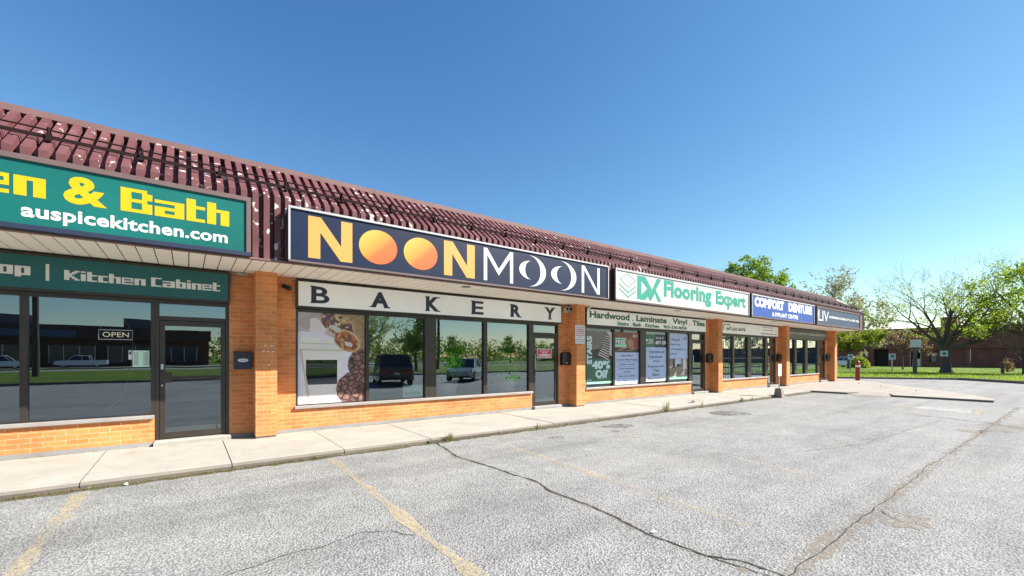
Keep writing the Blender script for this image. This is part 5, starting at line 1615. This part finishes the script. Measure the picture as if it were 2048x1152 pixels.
b = MB(); b.box(-.27, .27, -.03, 0.0, 0, .52); po = b.build("plate", WHITE, c, local=True)
b = MB(); b.poly(ell(0, .28, .15, .10, 0, 16), -.034); b.poly(rect(-.1, .1, .13, .16), -.034); b.build("mark_print", GREENINK, po, local=True)
b = MB(); b.box(-.03, .03, .001, .25, .2, .26); b.build("bracket", STEEL, c, local=True)
for lab, x_, y_, h, r_ in [("taller plain wooden post right of the big trunk", 83.0, 9.1, 2.6, .16), ("short plain wooden post near the right edge of the lawn", 56.3, 4.15, 1.05, .09)]:
    b = MB(); b.box(x_ - r_, x_ + r_, y_ - r_, y_ + r_, .02, h); tag(b.build("wooden_post", POSTW), lab, "post", "plain posts on the lawn")

# ------------------------------------------------------------------ cars
TYRE = mat("tyre_rubber", (0.015, 0.015, 0.015), 0.85)
CARGLASS = mat("car_window", (0.012, 0.014, 0.016), 0.06, 0, 0.1, spec=0.8)
def car(label, loc, rz, col, kind="sedan", metal=0.0):
    pm = mat("car_paint_%02d%02d%02d" % tuple(int(99 * c_) for c_ in col), col, 0.28, metal, 0.02, coat=0.8)
    root = thing("parked_car" if kind != "pickup" else "pickup_truck", label, "car" if kind != "pickup" else "truck", loc, rz=rz)
    if kind == "suv": L, body, cab = 4.7, [(-2.35, .45, .95, .80), (-2.25, .32, 1.02, .90), (-1, .25, 1.02, .93), (1.0, .25, 1.0, .93), (2.0, .28, .92, .90), (2.35, .42, .78, .78)], [(-2.2, 1.0, .86), (-1.95, 1.68, .70), (.55, 1.70, .70), (1.25, 1.0, .84)]
    elif kind == "pickup": L, body, cab = 5.4, [(-2.7, .5, 1.05, .88), (-2.6, .42, 1.1, .94), (-.9, .35, 1.1, .95), (.9, .35, 1.08, .95), (2.3, .38, 1.02, .92), (2.7, .5, .85, .82)], [(-.9, 1.08, .88), (-.75, 1.78, .74), (.6, 1.80, .74), (1.3, 1.08, .86)]
    else: L, body, cab = 4.5, [(-2.25, .45, .85, .74), (-2.15, .30, .92, .86), (-1, .22, .92, .9), (1, .22, .9, .9), (1.9, .26, .82, .86), (2.25, .4, .68, .72)], [(-1.75, .9, .80), (-1.0, 1.42, .64), (.35, 1.44, .64), (1.15, .9, .80)]
    b = MB(); k = 0
    for (x_, zb, zt, hw) in body:
        b.v.extend([(x_, -hw, zb), (x_, -hw * 1.0, (zb + zt) * .55), (x_, -hw * .93, zt), (x_, hw * .93, zt), (x_, hw, (zb + zt) * .55), (x_, hw, zb)])
    for i in range(len(body) - 1):
        for j in range(6):
            b.f.append((6 * i + j, 6 * i + (j + 1) % 6, 6 * i + 6 + (j + 1) % 6, 6 * i + 6 + j))
    b.f.append((5, 4, 3, 2, 1, 0)); e = 6 * (len(body) - 1); b.f.append(tuple(e + j for j in range(6)))
    b.build("body", pm, root, local=True)
    g_ = MB(); r_ = MB()
    for (x_, z_, hw) in cab: g_.v.extend([(x_, -hw, z_), (x_, hw, z_)])
    for i in range(3): g_.f.append((2 * i, 2 * i + 1, 2 * i + 3, 2 * i + 2))
    g_.f.append((0, 2, 4, 6)); g_.f.append((1, 7, 5, 3))
    g_.build("windows", CARGLASS, root, local=True)
    (xa, za, ha), (xb, zb, hb) = cab[1], cab[2]
    r_.box(xa - .05, xb + .05, -ha - .01, ha + .01, za - .05, za + .04, .03)
    for s_ in (-1, 1):
        for (p0, p1) in [(cab[0], cab[1]), (cab[3], cab[2])]:
            r_.tube([(p0[0], s_ * p0[2], p0[1]), (p1[0], s_ * p1[2], p1[1])], .035, 5)
        r_.tube([((xa + xb) / 2, s_ * (ha + .01), za), ((xa + xb) / 2, s_ * .86, cab[0][1])], .035, 5)
    r_.build("roof", pm, root, local=True)
    for x_ in (-L * .3, L * .31):
        for s_ in (-1, 1):
            t_ = MB(); t_.tube([(x_, s_ * .70, .33), (x_, s_ * .91, .33)], .33, 18); to = t_.build("wheel", TYRE, root, local=True)
            t_ = MB(); t_.tube([(x_, s_ * .905, .33), (x_, s_ * .925, .33)], .2, 12); t_.build("rim", STEEL, to, local=True)
    for s_ in (-1, 1):
        t_ = MB(); t_.box(-L / 2 - .01, -L / 2 + .06, s_ * .62 - .14, s_ * .62 + .14, .68, .84); t_.build("tail_light", REDINK, root, local=True)
        t_ = MB(); t_.box(L / 2 - .14, L / 2 + .005, s_ * .58 - .16, s_ * .58 + .16, .60, .74); t_.build("headlight", STEEL, root, local=True)
    t_ = MB(); t_.box(-L / 2 - .015, -L / 2 + .02, -.15, .15, .62, .74); t_.build("number_plate", WHITE, root, local=True)
    return root
car("white car parked by the red brick building, half hidden by the bright shrub", (76.4, 20.6, 0.1), R(60), (0.75, 0.75, 0.75))
car("black sport utility parked behind the camera, mirrored in the bakery window", (9.4, -5.0, 0), R(-75), (0.012, 0.014, 0.025), "suv")
car("silver car parked behind the camera, mirrored in the bakery window", (15.2, -6.2, 0), R(136), (0.35, 0.36, 0.40), "sedan", .5)
car("white pickup across the road mirrored in the left window, nearer the door", (-12.3, -68.5, 0), R(180), (0.78, 0.78, 0.78), "pickup")
car("white pickup across the road mirrored in the left window, farther from the door", (-20.5, -68.5, 0), R(0), (0.78, 0.78, 0.78), "pickup")

rr = random.Random(91); b = MB(); pts = []
for i in range(260):
    x_ = rr.uniform(4, 150); y_ = -104 + rr.uniform(-8, 8); h_ = rr.uniform(2.5, 7.5)
    for k in range(60): pts.append((x_ + rr.gauss(0, 2.2), y_ + rr.gauss(0, 2.0), max(.3, h_ * rr.random() ** .6 + rr.gauss(0, .6))))
leaf_cloud(b, pts, .42, rr)
tag(b.build("woodland", LEAF_GREEN), "line of distant woodland across the road, mirrored in the bakery windows", "woodland", kind="stuff")
# ------------------------------------------------------------------ across the road (seen mirrored in the glass)
rb = thing("brown_warehouse", "long low brown building with a dark fascia across the road, mirrored in the left windows", "building", (-30, -77, 0))
b = MB(); b.box(-75, 3, -95, -77, -.05, 6.2); b.build("wall", BROWNBRICK, rb)
b = MB(); b.box(-75.2, 3.2, -77.5, -76.2, 4.4, 6.5); b.build("fascia", mat("dark_brown_fascia", (.06, .035, .025), .6, 0, .2, 1), rb)
b = MB(); b.box(-32, -14, -76.19, -76.1, 4.7, 5.7); b.build("blue_sign_band", mat("dull_blue_band", (.06, .10, .17), .5), rb)
for i in range(11):
    b = MB(); x_ = -70 + i * 6.6; b.box(x_, x_ + 5.2, -76.98, -76.9, .6, 3.4); wq = b.build("window", mat("shop_dark_window", (.05, .06, .07), .15, 0, .3, .5), rb)
    b = MB()
    for k in range(4): b.box(x_ + k * 1.7, x_ + k * 1.7 + .1, -76.895, -76.85, .6, 3.4)
    b.build("mullions", WHITE, wq)
for x_, w_ in [(-26, 6), (-9, 4)]:
    b = MB(); b.box(x_, x_ + w_, -86, -82, 6.2, 8.2); b.build("rooftop_unit", mat("grey_unit", (.12, .13, .15), .6), rb)
db = thing("grey_depot", "long dark grey building far down the road, mirrored in the last windows", "building", (110, -32, 0))
b = MB(); b.box(105, 140, -70, -14, -.05, 3.3); b.build("wall", mat("slate_cladding", (.045, .055, .085), .6, 0, .15, .3), db)
b = MB(); b.box(104.9, 140.1, -70.1, -13.9, 3.3, 3.5); b.build("roof_edge", GUARD, db)
for i, (x_, y_) in enumerate([(-9, -27.5), (24, -27.5), (58, -27.5), (-44, -27.5)]):
    p = thing("utility_pole", ["wooden utility pole mirrored in the left window", "wooden utility pole mirrored in the fourth bakery window", "wooden utility pole mirrored in the dental windows", "wooden utility pole far to the left across the lot"][i], "pole", (x_, y_, 0), "utility poles along the road")
    b = MB(); b.tube([(0, 0, -.1), (0, 0, 11.5)], [.22, .14], 10); b.build("post", POSTW, p, local=True)
    b = MB(); b.box(-1.2, 1.2, -.08, .08, 10.3, 10.45); b.build("crossarm", POSTW, p, local=True)
    b = MB()
    for k in (-1.0, 0.0, 1.0):
        z_ = 10.6
        b.tube([(k * .3 + 34 * t_ / 8, k, z_ - 1.0 * (1 - (2 * t_ / 8 - 1) ** 2)) for t_ in range(9)], .018, 4)
    b.tube([(34 * t_ / 8, 0.1, 8.2 - 1.0 * (1 - (2 * t_ / 8 - 1) ** 2)) for t_ in range(9)], .03, 4)
    b.build("wires", BLACK, p, local=True)
rr = random.Random(61)
dup(bpy.data.objects["locust_tree"], (11.5, -21, 0.05), "tall branching tree on the near verge, mirrored in the second bakery window", rz=2.0, scale=.9)
r0 = lobed_tree("roadside_tree", "leafy tree on the verge, mirrored at the right of the second bakery window", "tree", (19.5, -24, 0.1),
                [(0, 0, 4.2, 1.6, 1.4), (-1.2, .5, 3.4, 1.3, 1.1), (1.3, -.4, 3.5, 1.4, 1.1), (0, 1, 5.2, 1.0, .9), (.2, -.6, 2.8, 1.5, .8)], 1.4, .14, LEAF_GREEN, .13, 700, 8, "trees along the road")
for (x_, y_, sc, lab) in [(46, -62, 1.0, "leafy tree across the road, mirrored in the third bakery window"), (62, -64, 1.1, "leafy tree across the road, mirrored near the bakery door"), (27, -66, 1.2, "leafy tree across the road beside the brown warehouse")]:
    dup(r0, (x_, y_, 0.05), lab, rz=rr.uniform(0, 6.28), scale=sc)
dup(bpy.data.objects["blossom_tree"], (92, -26, 0.05), "open branching tree far down the road, mirrored in the last windows", rz=1.0, scale=.8)
